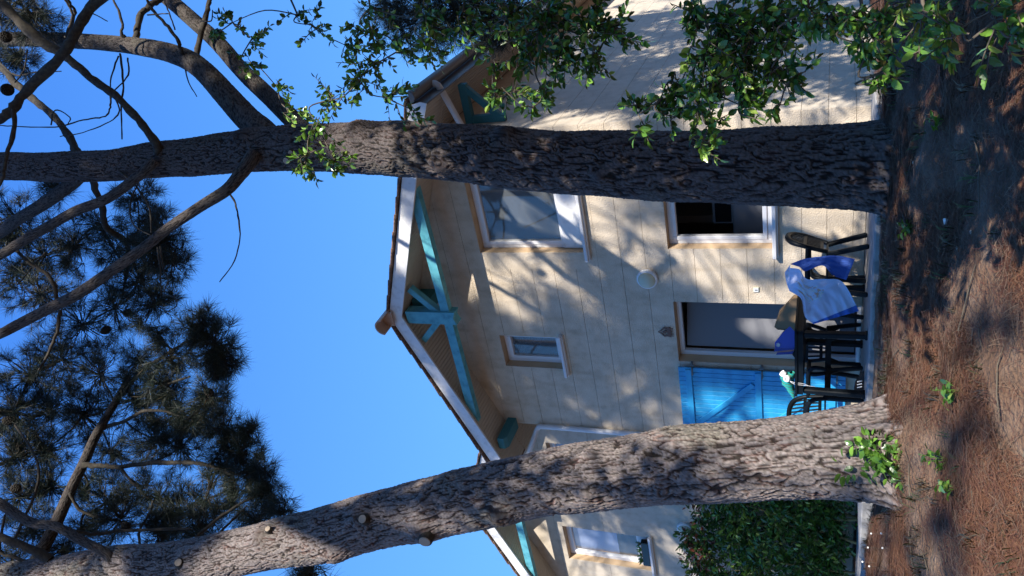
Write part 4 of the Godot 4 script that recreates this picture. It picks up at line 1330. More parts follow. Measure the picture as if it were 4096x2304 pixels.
func make_oak() -> void:
	var t := thing("evergreen_oak", "evergreen oak with toothed glossy leaves hanging into the right edge", "tree")
	leaf_meshes = [make_leaf_mesh(0.56, 0.07, 0.35, 0.16), make_leaf_mesh(0.64, 0.05, 0.15, 0.30), make_leaf_mesh(0.50, 0.09, 0.5, 0.05)]
	var base := Vector3(4.2, -0.5, 5.1)
	var trunk := [base, base + Vector3(-0.1, 1.0, 0.05), base + Vector3(0.0, 2.0, 0.1), base + Vector3(-0.05, 3.4, 0.05), base + Vector3(0.1, 7.4, -1.6)]
	mesh_node("trunk", bark_mesh(trunk, [0.17, 0.14, 0.12, 0.08, 0.03], 60, 0.02, 71, 0.010, [], Vector3(1, 0, 0)), M.bark, t)
	var st := begin()
	var jobs := []
	# boughs that reach into the picture: [x, y, radius, reach, leaves, share of young leaves]
	var spots := [[930, 90, 75, 2.9, 46, 0.45], [1010, 150, 65, 2.9, 39, 0.5], [1005, 250, 60, 2.9, 36, 0.5], [860, 120, 50, 2.9, 21, 0.4], [1110, 350, 50, 2.8, 21, 0.6], [1180, 450, 75, 2.75, 43, 0.7], [1270, 500, 85, 2.7, 54, 0.6], [1230, 620, 75, 2.7, 46, 0.6], [1340, 640, 65, 2.7, 39, 0.6], [1250, 690, 35, 2.7, 16, 0.6], [1330, 400, 95, 2.75, 54, 0.4], [1440, 320, 105, 2.7, 64, 0.35], [1500, 250, 95, 2.7, 61, 0.3], [1550, 390, 95, 2.7, 50, 0.3], [1600, 200, 95, 2.7, 64, 0.3], [1380, 180, 95, 2.8, 43, 0.3], [1250, 100, 85, 2.8, 32, 0.3], [1190, 60, 60, 2.8, 25, 0.3], [1480, 130, 95, 2.7, 57, 0.25], [1650, 440, 45, 2.7, 16, 0.4], [1720, 190, 90, 2.7, 50, 0.25], [1480, 30, 110, 2.6, 64, 0.2],
		[1700, 70, 110, 2.5, 100, 0.2], [1850, 60, 120, 2.5, 115, 0.2], [2050, 60, 130, 2.5, 144, 0.15], [2200, 80, 140, 2.4, 180, 0.12], [2350, 90, 120, 2.4, 151, 0.12], [2460, 110, 80, 2.4, 72, 0.15], [2250, 200, 100, 2.4, 100, 0.2], [2120, 180, 90, 2.4, 86, 0.2], [2380, 220, 80, 2.4, 68, 0.25], [2060, 360, 80, 2.55, 57, 0.45], [2000, 400, 60, 2.55, 39, 0.5], [2180, 370, 60, 2.5, 36, 0.4], [2130, 430, 40, 2.5, 18, 0.4], [1980, 250, 60, 2.5, 28, 0.3],
		[2790, 50, 90, 2.35, 100, 0.2], [2900, 90, 120, 2.3, 151, 0.2], [3000, 160, 130, 2.3, 165, 0.25], [3080, 60, 110, 2.3, 129, 0.2], [2850, 200, 110, 2.3, 126, 0.3], [2960, 290, 110, 2.3, 129, 0.35], [3090, 270, 90, 2.3, 93, 0.3], [3180, 310, 55, 2.3, 39, 0.35], [2870, 350, 90, 2.3, 86, 0.4], [2960, 420, 60, 2.3, 43, 0.5], [2800, 430, 80, 2.35, 61, 0.5], [2850, 500, 60, 2.35, 43, 0.6], [2830, 570, 50, 2.3, 32, 0.7], [2720, 340, 70, 2.4, 46, 0.15], [2640, 400, 65, 2.4, 36, 0.15], [2560, 430, 55, 2.4, 28, 0.4], [2580, 510, 45, 2.4, 21, 0.3], [3120, 420, 40, 2.3, 19, 0.6], [2700, 470, 50, 2.4, 21, 0.3],
		[3230, 40, 90, 2.2, 72, 0.4], [3330, 70, 85, 2.2, 72, 0.45], [3450, 50, 110, 2.15, 93, 0.4], [3560, 90, 100, 2.1, 82, 0.4], [3480, 190, 55, 2.2, 36, 0.5], [3530, 290, 60, 2.2, 43, 0.4], [3510, 330, 40, 2.2, 21, 0.5], [3420, 170, 40, 2.2, 21, 0.5], [3700, 60, 120, 2.0, 93, 0.3], [3850, 110, 110, 1.9, 79, 0.3], [3980, 80, 110, 1.9, 86, 0.25], [4060, 150, 70, 1.9, 39, 0.3], [3700, 160, 60, 2.1, 32, 0.4], [3820, 235, 40, 2.0, 12, 0.6], [3160, 150, 70, 2.25, 43, 0.4]]
	var anchors := []
	for q in spots:
		anchors.append(spot(q[0], q[1], q[3]))
	var rim := base + Vector3(-0.9, 2.4, 0.2)
	for i in spots.size():
		var q: Array = spots[i]
		var c: Vector3 = anchors[i]
		# the nearest bough nearer to the right edge carries it
		var from := spot(q[0] + rng.randf_range(-80, 80), -420.0, q[3] + 0.1)
		var best: float = from.distance_to(c) * 0.75
		var linked := -1
		for j in spots.size():
			if spots[j][1] < q[1] - 25:
				var d: float = anchors[j].distance_to(c)
				if d < best:
					best = d
					from = anchors[j]
					linked = j
		var w := 0.0026 + (0.003 if linked < 0 else 0.0)
		var mid := (from + c) / 2 + Vector3(0, 0.03, 0) + Vector3(rng.randf_range(-1, 1), rng.randf_range(-1, 1), rng.randf_range(-1, 1)) * 0.035
		var path := smooth_path([from, mid, c], [w * 1.3, w * 1.1, w * 0.7], 5)
		tube(st, path[0], path[1], 5)
		if linked < 0:
			var back := smooth_path([from, (from + rim) / 2 + Vector3(0, 0.15, 0), trunk[2] + Vector3(0, rng.randf_range(0.0, 1.2), 0)], [w * 1.3, 0.012, 0.022], 5)
			tube(st, back[0], back[1], 5)
		var r: float = q[2] * q[3] * 1.1 / FOCAL
		var main := (c - from).normalized()
		var left: int = int(q[4] * (1.45 if q[0] < 3500 else 0.95))
		while left > 0:
			var k := mini(left, 7 + rng.randi() % 5)
			var off := Vector3(rng.randfn(), rng.randfn(), rng.randfn()).normalized() * r * rng.randf_range(0.0, 0.75)
			var dir := (main * 0.6 + Vector3(rng.randfn(), rng.randfn() - 0.2, rng.randfn()) * 0.6).normalized()
			tube(st, [c, c + off * 0.55 + Vector3(0, 0.005, 0), c + off], [0.0022, 0.0018, 0.0015], 4)
			sprig(st, jobs, c + off, dir, r * rng.randf_range(0.75, 1.3), k, 0.028, q[5] if q[0] < 3500 else q[5] * 0.45)  # fewer bright leaves low down, shade there is put into colour
			left -= k
	stuff(obj("twigs", st, M.oak_twig, t))
	# nearest leaves in view one by one, the rest as one mass
	var near := []
	var rest := []
	for j in jobs:
		if in_view(j[0].origin, -20.0):
			near.append(j)
		else:
			rest.append(j)
	near.sort_custom(func(a, b): return a[0].origin.distance_to(EYE) / a[0].basis.y.length() < b[0].origin.distance_to(EYE) / b[0].basis.y.length())
	for i in near.size():
		if i < 300:
			var o := mesh_node("leaf", leaf_meshes[i % 3], M["leaf_hue_%d" % near[i][1]], t)
			o.transform = near[i][0]
		else:
			rest.append(near[i])
	# the crown outside the picture, with clumps added for their shade
	var hubs := smooth_path(trunk, [1, 1, 1, 1, 1], 6)[0] as Array
	var skip := 6
	hubs = hubs.slice(skip)
	st = begin()
	for i in 760 + spots.size():
		var d := Vector3(rng.randfn(), rng.randfn(), rng.randfn()).normalized() * pow(rng.randf(), 0.4)
		var c := Vector3(3.85, 2.3, 5.6) + d * Vector3(1.6, 1.9, 1.7)
		if i >= 760:
			# unseen clumps added sunward to shade the hanging boughs
			if spots[i - 760][5] > 0.35 or rng.randf() < 0.45:
				continue
			c = anchors[i - 760] + SUN_TO.normalized() * rng.randf_range(0.9, 2.0)
		elif i >= 692:
			# unseen clumps added sunward to keep the dark pine in shade
			c = Vector3(1.0, rng.randf_range(-0.2, 3.0), 3.6) + SUN_TO.normalized() * rng.randf_range(2.5, 4.6) + Vector3(0.64, 0, -0.768) * rng.randf_range(-0.3, 0.5)
		elif i >= 678:
			c = Vector3(-0.3, rng.randf_range(0.9, 3.0), 5.0) + SUN_TO.normalized() * rng.randf_range(5.0, 7.0)  # unseen clumps added to dapple the left trunk with shade
		elif i >= 350:
			c = Vector3(0.0, rng.randf_range(0.0, 4.4), rng.randf_range(-5.0, -0.3)) + SUN_TO.normalized() * rng.randf_range(6.0, 8.6)  # unseen clumps added sunward to shade the side wall
		elif i >= 260:
			c = Vector3(4.8, 6.3, 0.2) + d * Vector3(1.5, 2.4, 3.3)
		var across := c.x * 0.64 - c.z * 0.768
		if c.y < 0.3 or (i < 678 and ((across < -2.68 and c.y > 1.5) or across < -3.4)):
			continue
		if in_view(c, 250.0 + 900.0 / c.distance_to(EYE)) or c.distance_to(EYE) < 0.9:
			continue
		var tr: Vector3 = trunk[1]
		for q in hubs:
			if q.distance_to(c) < tr.distance_to(c):
				tr = q
		hubs.append(c)
		tube(st, [tr, (tr + c) / 2 + Vector3(0, 0.05, 0), c], [0.014, 0.010, 0.006], 4)
		for k in 11:
			var dir := Vector3(rng.randfn(), rng.randfn() - 0.2, rng.randfn()).normalized()
			sprig(st, rest, c + dir * 0.05, dir, 0.26, 9, 0.068, 0.2)
	stuff(obj("boughs", st, M.oak_twig, t))
	for v in 3:
		var list := []
		var cols := []
		for i in range(v, rest.size(), 3):
			list.append(rest[i][0])
			cols.append(M["leaf_hue_%d" % rest[i][1]].albedo_color.srgb_to_linear())
		multi("leaves", leaf_meshes[v], list, M.leaf_any, t, cols)

# ---------------------------------------------------------------- ground
var g_low: FastNoiseLite
var g_fine: FastNoiseLite

func ground_y(x: float, z: float) -> float:
	var d := Vector3(x - EYE.x, 0, z - EYE.z)
	var s := d.dot(heading)
	var side := Vector3(cos(YAW), 0, -sin(YAW))
	var l := d.dot(side)
	var y := -1.15
	y = lerpf(y, -0.26, smoothstep(0.2, 3.2, s))
	y = lerpf(y, 0.0, smoothstep(2.6, 4.4, s))
	y = lerpf(y, -0.06, smoothstep(4.8, 5.8, s))
	y += 0.085 * smoothstep(-0.9, -1.7, l) * exp(-pow((s - 4.75) / 0.7, 2.0))
	if s > 5.0:
		y -= 0.09 * smoothstep(5.0, 5.7, s) * smoothstep(-0.9, -1.6, l)
	y += 0.035 * g_low.get_noise_2d(x, z) + 0.010 * g_fine.get_noise_2d(x, z)
	# roots lift the earth at the trunks' feet
	for f in [Vector2(0.92, 3.66), Vector2(-0.1, 4.75)]:
		y += 0.05 * exp(-Vector2(x, z).distance_squared_to(f) / 0.12)
	# below the terrace and the houses
	if z < 1.75 and x < 0.35 and x > -4.6:
		y = minf(y, lerpf(-0.075, -0.14, smoothstep(1.55, 1.3, z)))
	if z < 0.3:
		y = minf(y, -0.10)
	return y

func make_ground() -> void:
	g_low = noise(FastNoiseLite.TYPE_SIMPLEX, 0.9, 61, 3)
	g_fine = noise(FastNoiseLite.TYPE_SIMPLEX, 7.0, 62, 3)
	var xs := []
	var zs := []
	var v := 0.0
	for side in [-1.0, 1.0]:
		pass
	var far := [400.0, 200.0, 100.0, 60.0, 40.0, 25.0, 16.0, 12.0]
	for f in far:
		xs.append(-f)
	v = -9.0
	while v <= 6.0:
		xs.append(v)
		v += 0.05 if (v > -6.0 and v < 4.5) else 0.3
	for i in far.size():
		xs.append(far[far.size() - 1 - i])
	for f in far:
		zs.append(-f)
	v = -8.0
	while v <= 10.0:
		zs.append(v)
		v += 0.05 if (v > -1.0 and v < 7.5) else 0.3
	for i in far.size():
		zs.append(far[far.size() - 1 - i])
	var vs := PackedVector3Array()
	var ix := PackedInt32Array()
	for z in zs:
		for x in xs:
			vs.append(Vector3(x, ground_y(x, z), z))
	var w := xs.size()
	for j in zs.size() - 1:
		for i in w - 1:
			var a := j * w + i
			ix.append_array(PackedInt32Array([a, a + 1, a + w + 1, a, a + w + 1, a + w]))
	var arr := []
	arr.resize(Mesh.ARRAY_MAX)
	arr[Mesh.ARRAY_VERTEX] = vs
	arr[Mesh.ARRAY_INDEX] = ix
	var raw := ArrayMesh.new()
	raw.add_surface_from_arrays(Mesh.PRIMITIVE_TRIANGLES, arr)
	var st := SurfaceTool.new()
	st.create_from(raw, 0)
	st.generate_normals()
	structure(mesh_node("ground", st.commit(), M.earth))
	# terrace before the gable and the lower paving before the wing
	st = begin()
	slab(st, -4.55, 0.28, -0.28, FLOOR_Y, 0.003, 1.52, 0.012)
	structure(obj("terrace", st, M.concrete))
	st = begin()
	slab(st, -9.5, -4.56, -0.4, -0.085, -0.35, 2.5, 0.01)
	structure(obj("pavement", st, M.concrete))

func make_litter() -> void:
	# fallen pine needles: bundles of dry strands over the earth
	var hues := [[Color(0.15, 0.05, 0.025), Color(0.085, 0.034, 0.02)], [Color(0.23, 0.11, 0.055), Color(0.13, 0.05, 0.028)], [Color(0.26, 0.165, 0.10), Color(0.10, 0.068, 0.046)]]
	var meshes := []
	for m in 3:
		var st := begin()
		for i in 8:
			var a := rng.randf() * TAU if m != 1 else rng.randfn() * 0.35
			var p := Vector3(rng.randf_range(-0.06, 0.06), rng.randf_range(0.001, 0.012), rng.randf_range(-0.06, 0.06))
			var d := Vector3(cos(a), rng.randf_range(-0.08, 0.16), sin(a))
			var len := rng.randf_range(0.05, 0.12)
			var side := Vector3(-sin(a), rng.randf_range(-0.6, 0.6), cos(a)) * 0.0008
			var bend := Vector3(-sin(a), 0, cos(a)) * rng.randf_range(-0.012, 0.012)
			var c: Color = hues[m][0].lerp(hues[m][1], rng.randf())
			var q := [p, p + d * len * 0.5 + bend, p + d * len]
			for k in 2:
				st.set_color(c)
				tri(st, [q[k] - side, q[k + 1] + side, q[k] + side], [Vector3.UP, Vector3.UP, Vector3.UP])
				tri(st, [q[k] - side, q[k + 1] - side, q[k + 1] + side], [Vector3.UP, Vector3.UP, Vector3.UP])
		meshes.append(st.commit())
	var side_v := Vector3(cos(YAW), 0, -sin(YAW))
	var patch := noise(FastNoiseLite.TYPE_SIMPLEX, 1.3, 91, 3)
	var lists := [[], [], []]
	for i in 95000:
		var s := 2.2 + 4.6 * pow(rng.randf(), 0.9)
		var l := rng.randf_range(-1.0, 1.0) * (0.42 * s + 0.35)
		var p := EYE + heading * s + side_v * l
		if p.z < 1.54 and p.x < 0.31:
			continue
		var dens := patch.get_noise_2d(p.x, p.z)
		if rng.randf() > smoothstep(-0.25, 0.30, dens) * 0.92 + 0.05:
			continue
		p.y = ground_y(p.x, p.z)
		var m := 0
		if dens > 0.12 and rng.randf() < 0.5:
			m = 1
		elif rng.randf() < 0.4:
			m = 2
		var turn := rng.randf() * TAU
		if m == 1:
			turn = rng.randfn() * 0.5 - 0.4
		var n := Vector3(ground_y(p.x - 0.06, p.z) - ground_y(p.x + 0.06, p.z), 0.12, ground_y(p.x, p.z - 0.06) - ground_y(p.x, p.z + 0.06)).normalized()
		var x := n.cross(Vector3(sin(turn), 0, cos(turn))).normalized()
		lists[m].append(Transform3D(Basis(x, n, x.cross(n)) * rng.randf_range(0.5, 0.95), p + n * rng.randf_range(0.0, 0.012)))
	# a band of needles against the side wall and the hedge
	for i in 3500:
		var p := Vector3(rng.randf_range(0.3, 2.2), 0, rng.randf_range(-4.0, 2.0))
		p.y = ground_y(p.x, p.z)
		lists[rng.randi() % 2].append(Transform3D(Basis(Vector3.UP, rng.randf() * TAU) * 1.2, p + Vector3(0, 0.004, 0)))
	for i in 4500:
		var p := Vector3(rng.randf_range(-9.5, -4.3), 0, rng.randf_range(-0.8, -0.05))
		p.y = ground_y(p.x, p.z) + rng.randf_range(0.0, 0.06) * smoothstep(-0.05, -0.4, p.z)
		lists[rng.randi() % 2].append(Transform3D(Basis(Vector3.UP, rng.randf() * TAU) * 1.2, p + Vector3(0, 0.004, 0)))
	for m in 3:
		multi("needle_litter", meshes[m], lists[m], M.litter, self)
	# sparse green and straw grass blades
	var gm := []
	for k in 2:
		var st := begin()
		for i in 12:
			var a := rng.randf() * TAU
			var p := Vector3(rng.randf_range(-0.03, 0.03), -0.005, rng.randf_range(-0.03, 0.03))
			var out := Vector3(cos(a), 0, sin(a))
			var h := rng.randf_range(0.025, 0.075)
			var sd := Vector3(-sin(a), 0, cos(a)) * 0.0016
			var c := Color(0.10, 0.17, 0.035).lerp(Color(0.20, 0.22, 0.08), rng.randf()) if k == 0 else Color(0.36, 0.28, 0.15).lerp(Color(0.24, 0.20, 0.10), rng.randf())
			var q := [p, p + out * h * 0.35 + Vector3(0, h * 0.65, 0), p + out * h * 0.95 + Vector3(0, h * 0.85, 0)]
			st.set_color(c)
			for v in [[q[0] - sd, q[1] + sd, q[0] + sd], [q[0] - sd, q[1] - sd, q[1] + sd], [q[1] - sd, q[2], q[1] + sd]]:
				var nn := (out * 0.5 + Vector3.UP).normalized()
				tri(st, v, [nn, nn, nn])
		gm.append(st.commit())
	var gl := [[], []]
	var gp := noise(FastNoiseLite.TYPE_SIMPLEX, 1.8, 17, 2)
	for i in 2600:
		var s := rng.randf_range(2.3, 6.8)
		var l := rng.randf_range(-1.0, 1.0) * (0.42 * s + 0.3)
		var p := EYE + heading * s + side_v * l
		if p.z < 1.56 and p.x < 0.31:
			continue
		var near_edge := 1.0 if absf(p.z - 1.6) < 0.10 and p.x < 0.3 else 0.0
		if rng.randf() > smoothstep(0.05, 0.5, gp.get_noise_2d(p.x, p.z)) * 0.6 + 0.02 + near_edge * 0.8:
			continue
		p.y = ground_y(p.x, p.z)
		gl[0 if rng.randf() < 0.55 else 1].append(Transform3D(Basis(Vector3.UP, rng.randf() * TAU) * rng.randf_range(0.7, 1.3), p))
	for k in 2:
		multi("grass", gm[k], gl[k], M.litter, self)
	# small stones
	var sm := SphereMesh.new()
	sm.radius = 0.5
	sm.height = 1.0
	sm.radial_segments = 8
	sm.rings = 4
	var sl := []
	for i in 70:
		var s := rng.randf_range(2.3, 6.5)
		var l := rng.randf_range(-1.0, 1.0) * (0.42 * s)
		var p := EYE + heading * s + side_v * l
		if p.z < 1.56 and p.x < 0.31:
			continue
		p.y = ground_y(p.x, p.z) + 0.004
		sl.append(Transform3D(Basis(Vector3(rng.randf(), rng.randf(), 0.3).normalized(), rng.randf() * TAU).scaled(Vector3(1.2, 0.6, 0.9) * rng.randf_range(0.006, 0.016)), p))
	multi("stones", sm, sl, M.white_stone, self)

func make_fallen_twigs() -> void:
	var st := begin()
	var side_v := Vector3(cos(YAW), 0, -sin(YAW))
	for i in 120:
		var s := rng.randf_range(2.4, 6.2)
		var l := rng.randf_range(-1.0, 1.0) * (0.40 * s)
		var p := EYE + heading * s + side_v * l
		if p.z < 1.7 and p.x < 0.4:
			continue
		var a := rng.randf() * TAU
		var len := rng.randf_range(0.06, 0.28)
		var d := Vector3(cos(a), 0, sin(a)) * len
		var pts := []
		for k in 4:
			var q := p + d * (k / 3.0) + Vector3(rng.randf_range(-1, 1), 0, rng.randf_range(-1, 1)) * len * 0.06
			q.y = ground_y(q.x, q.z) + rng.randf_range(0.006, 0.016)
			pts.append(q)
		var r := rng.randf_range(0.0015, 0.004)
		tube(st, pts, [r, r * 0.9, r * 0.8, r * 0.5], 5, 0.2)
	stuff(obj("fallen_twigs", st, M.oak_twig))

# ---------------------------------------------------------------- small plants
func on_ground(px: float, py: float) -> Vector3:
	# walk along the sight line until it meets the earth
	var q := aim(px, py).normalized()
	var t := 1.5
	while t < 12.0:
		var p := EYE + q * t
		if p.y < ground_y(p.x, p.z):
			return p
		t += 0.02
	return EYE + q * t

func weed(px: float, py: float, size: float, count: int, label: String, hue: int) -> void:
	var at := on_ground(px, py)
	at.y = ground_y(at.x, at.z) - 0.01
	var t := thing("weed", label, "plant", at, 0.0, "green weeds among the needles")
	var st := begin()
	var list := []
	for i in count:
		var a := rng.randf() * TAU
		var tip := Vector3(cos(a) * size * rng.randf_range(0.1, 0.6), size * rng.randf_range(0.3, 1.0), sin(a) * size * rng.randf_range(0.1, 0.6))
		tube(st, [Vector3.ZERO, tip * 0.5 + Vector3(0, 0.01, 0), tip], [0.002, 0.0016, 0.001], 4)
		for k in 4:
			leaf_at(list, tip * (0.5 + 0.16 * k), Vector3(cos(a + k * 1.7), rng.randf_range(-0.1, 0.8), sin(a + k * 1.7)), 0.032 * rng.randf_range(0.6, 1.4), hue if rng.randf() < 0.5 else [0, 1, 3, 4][rng.randi() % 4])
	obj("stem", st, M["leaf_hue_1"], t)
	for j in list:
		var o := mesh_node("leaf", leaf_meshes[1], M["leaf_hue_%d" % j[1]], t)
		o.transform = j[0]

func make_small_plants() -> void:
	# ivy at the foot of the left trunk
	var t := thing("ivy", "bright green ivy climbing the foot of the sunlit left trunk", "plant")
	var st := begin()
	var list := []
	var trunk_axis := spot(3500, 1815, 4.25)
	for q in [[[3640, 1880], [3560, 1850], [3500, 1815], [3450, 1790]], [[3640, 1900], [3560, 1870], [3470, 1862], [3390, 1868]], [[3620, 1850], [3540, 1800], [3490, 1770]], [[3600, 1880], [3530, 1840], [3520, 1800]]]:
		var pts := []
		for k in q:
			var p := spot(k[0], k[1], 4.0)
			var ax := Vector3(trunk_axis.x, p.y, trunk_axis.z)
			var out := (p - ax).normalized()
			pts.append(ax + out * (0.235 + clampf((k[0] - 3450) / 200.0, 0, 1) * 0.05))
		var path := smooth_path(pts, [0.003, 0.0026, 0.0022, 0.0015].slice(0, pts.size()), 6)
		tube(st, path[0], path[1], 5)
		for p in path[0]:
			for k in 3:
				var ax := Vector3(trunk_axis.x, p.y, trunk_axis.z)
				var out: Vector3 = (p - ax).normalized()
				var d := Vector3(rng.randfn(), rng.randfn(), rng.randfn()).normalized() * 0.075
				d -= out * d.dot(out) * 0.7
				leaf_at(list, p + d * 0.7 + out * rng.randf_range(0.01, 0.03), d + out * 0.02, rng.randf_range(0.024, 0.052), [1, 2, 0, 0, 3][rng.randi() % 5])
	obj("stem", st, M.oak_twig, t)
	for j in list:
		var o := mesh_node("leaf", leaf_meshes[1], M["leaf_hue_%d" % j[1]], t)
		o.transform = j[0]
	weed(3790, 1840, 0.11, 7, "leafy green weed in the needles below the ivy clad trunk", 2)
	weed(3850, 1560, 0.11, 5, "tall green weed standing in the lit needles between the trunks", 1)
	weed(3830, 1950, 0.08, 5, "tiny green weed on the lit slope left of the trunk", 2)
	weed(3660, 900, 0.10, 5, "dim green weed in shade under the dark trunk", 0)
	weed(3780, 480, 0.08, 4, "small leafy weed in the shade right of the dark trunk", 1)
	# white everlasting flowers on the left crest
	for q in [[3485, 2134, 3545, "largest, nearest the trunk"], [3472, 2190, 3530, "tall, second from the trunk"], [3450, 2247, 3512, "tallest, near the picture's left edge"], [3477, 2265, 3522, "outermost, beside the tallest"], [3530, 2192, 3560, "short, below the second tall one"], [3525, 2133, 3560, "shortest, right under the largest"]]:
		var foot := on_ground(q[2] + 10, q[1] + 8)
		foot.y = ground_y(foot.x, foot.z) - 0.01
		var top := spot(q[0], q[1], (foot - EYE).dot(heading))
		var f := thing("seed_head", "round white head on thin stalk, " + q[3], "flower", foot, 0.0, "white heads on thin stalks")
		var fs := begin()
		var d := top - foot
		tube(fs, [Vector3.ZERO, d * 0.5 + Vector3(0.004, 0, 0), d], [0.0008, 0.0007, 0.0006], 4)
		obj("stalk", fs, M.oak_twig, f)
		fs = begin()
		lathe(fs, Transform3D(Basis(), d), [[0.0, -0.005], [0.004, -0.003], [0.005, 0.0], [0.004, 0.003], [0.0, 0.005]], 8)
		obj("flower_head", fs, M.petal, f)
	var lit := on_ground(3800, 898)
	var w := thing("paper_scrap", "small crumpled white scrap on the shaded slope under the dark trunk", "litter", lit + Vector3(0, 0.008, 0))
	var ws := begin()
	box(ws, Transform3D(Basis(Vector3(0.3, 1, 0.2).normalized(), 0.6), Vector3.ZERO), Vector3(0.05, 0.012, 0.03), 0.005)
	box(ws, Transform3D(Basis(Vector3(0.9, 0.2, 0.2).normalized(), 0.8), Vector3(0.012, 0.007, 0)), Vector3(0.03, 0.010, 0.024), 0.004)
	obj("scrap", ws, M.petal, w)

func make_shrub() -> void:
	# evergreen shrub against the wing
	var t := thing("shrub", "tall glossy evergreen shrub with reddish young tips before the shaded wing", "shrub")
	var st := begin()
	var leaves := []
	var pale := begin()
	var twigs := begin()
	for i in 13:
		var x := -7.4 + i * 0.27 + rng.randf_range(-0.1, 0.1)
		var foot := Vector3(x, -0.12, rng.randf_range(-0.55, -0.2))
		var top := foot + Vector3(rng.randf_range(-0.35, 0.35), rng.randf_range(1.3, 2.1), rng.randf_range(-0.1, 0.25))
		var p := smooth_path([foot, (foot + top) / 2 + Vector3(rng.randf_range(-0.15, 0.15), 0, rng.randf_range(-0.1, 0.1)), top], [0.022, 0.016, 0.006], 5)
		tube(pale, p[0], p[1], 6, 0.1)
	stuff(obj("stems", pale, M.yellow_stem, t))
	var heights := [1.0, 1.6, 1.95, 2.12, 2.2, 2.25, 2.2, 2.25, 2.1, 2.0, 1.9]
	for i in 900:
		var u := rng.randf()
		var x := lerpf(-7.9, -3.95, u)
		var hmax: float = lerpf(2.2, 2.0, clampf((x + 7.0) / 3.0, 0, 1)) + rng.randf_range(-0.12, 0.08)
		var y := rng.randf_range(0.02, 1.0) * hmax
		var z := -0.35 + rng.randf_range(-0.4, 0.55) * sin(clampf(y / hmax, 0.1, 0.9) * PI)
		var c := Vector3(x, y, z)
		for k in 3:
			var dir := Vector3(rng.randfn() * 0.8, rng.randfn() * 0.6 + 0.35, rng.randf_range(-0.2, 1.0)).normalized()
			var list := []
			sprig(twigs, list, c, dir, 0.20, 7, 0.085, 0.08)  # few bright leaves, shade over the shrub is put into colour
			for j in list:
				if y > hmax - 0.22 and rng.randf() < 0.30:
					j[1] = 5
				leaves.append(j)
	stuff(obj("twigs", twigs, M.oak_twig, t))
	var mesh := make_leaf_mesh(0.42, 0.02, 0.25, 0.15)
	leaves.sort_custom(func(a, b): return a[0].origin.distance_to(EYE) - a[0].basis.y.length() * 20.0 < b[0].origin.distance_to(EYE) - b[0].basis.y.length() * 20.0)
	var list := []
	var cols := []
	var shown := 0
	for j in leaves:
		if shown < 300 and in_view(j[0].origin, -10.0) and j[0].origin.x < -4.3:
			shown += 1
			var o := mesh_node("leaf", mesh, M["leaf_hue_%d" % j[1]], t)
			o.transform = j[0]
		else:
			list.append(j[0])
			cols.append(M["leaf_hue_%d" % j[1]].albedo_color.srgb_to_linear())
	multi("leaves", mesh, list, M.leaf_any, t, cols)

# ---------------------------------------------------------------- things on the terrace
func round_rect(w: float, d: float, r: float) -> PackedVector2Array:
	var p := PackedVector2Array()
	for k in 4:
		var c := Vector2((w / 2 - r) * [1, -1, -1, 1][k], (d / 2 - r) * [1, 1, -1, -1][k])
		for i in 6:
			var a := PI / 2 * k + PI / 2 * i / 5.0
			p.append(c + Vector2(cos(a), sin(a)) * r)
	return p

func flat(y: float) -> Transform3D:
	# outlines in x and z; thickness grows downwards from y
	return Transform3D(Basis(Vector3(1, 0, 0), Vector3(0, 0, 1), Vector3(0, -1, 0)), Vector3(0, y, 0))

func make_table(at: Vector3, turn: float) -> void:
	var t := thing("garden_table", "dark green plastic garden table crowded with bags in front of the doorway", "table", at, turn)
	var st := begin()
	prism(st, round_rect(0.80, 1.05, 0.05), flat(0.652), 0.0, 0.022)
	prism(st, round_rect(0.76, 1.01, 0.04), flat(0.629), 0.0, 0.055)
	obj("tabletop", st, M.green_plastic, t)
	for s in [[-1, -1], [1, -1], [1, 1], [-1, 1]]:
		st = begin()
		var a := Vector3(s[0] * 0.335, 0.572, s[1] * 0.455)
		var b := Vector3(s[0] * 0.345, 0.0, s[1] * 0.46)
		bar(st, a, b, 0.055, 0.075, Vector3(0, 0, 1), 0.01)
		box(st, Transform3D(Basis(), b + Vector3(0, 0.012, 0)), Vector3(0.065, 0.0235, 0.085), 0.006)
		obj("leg", st, M.green_plastic, t)

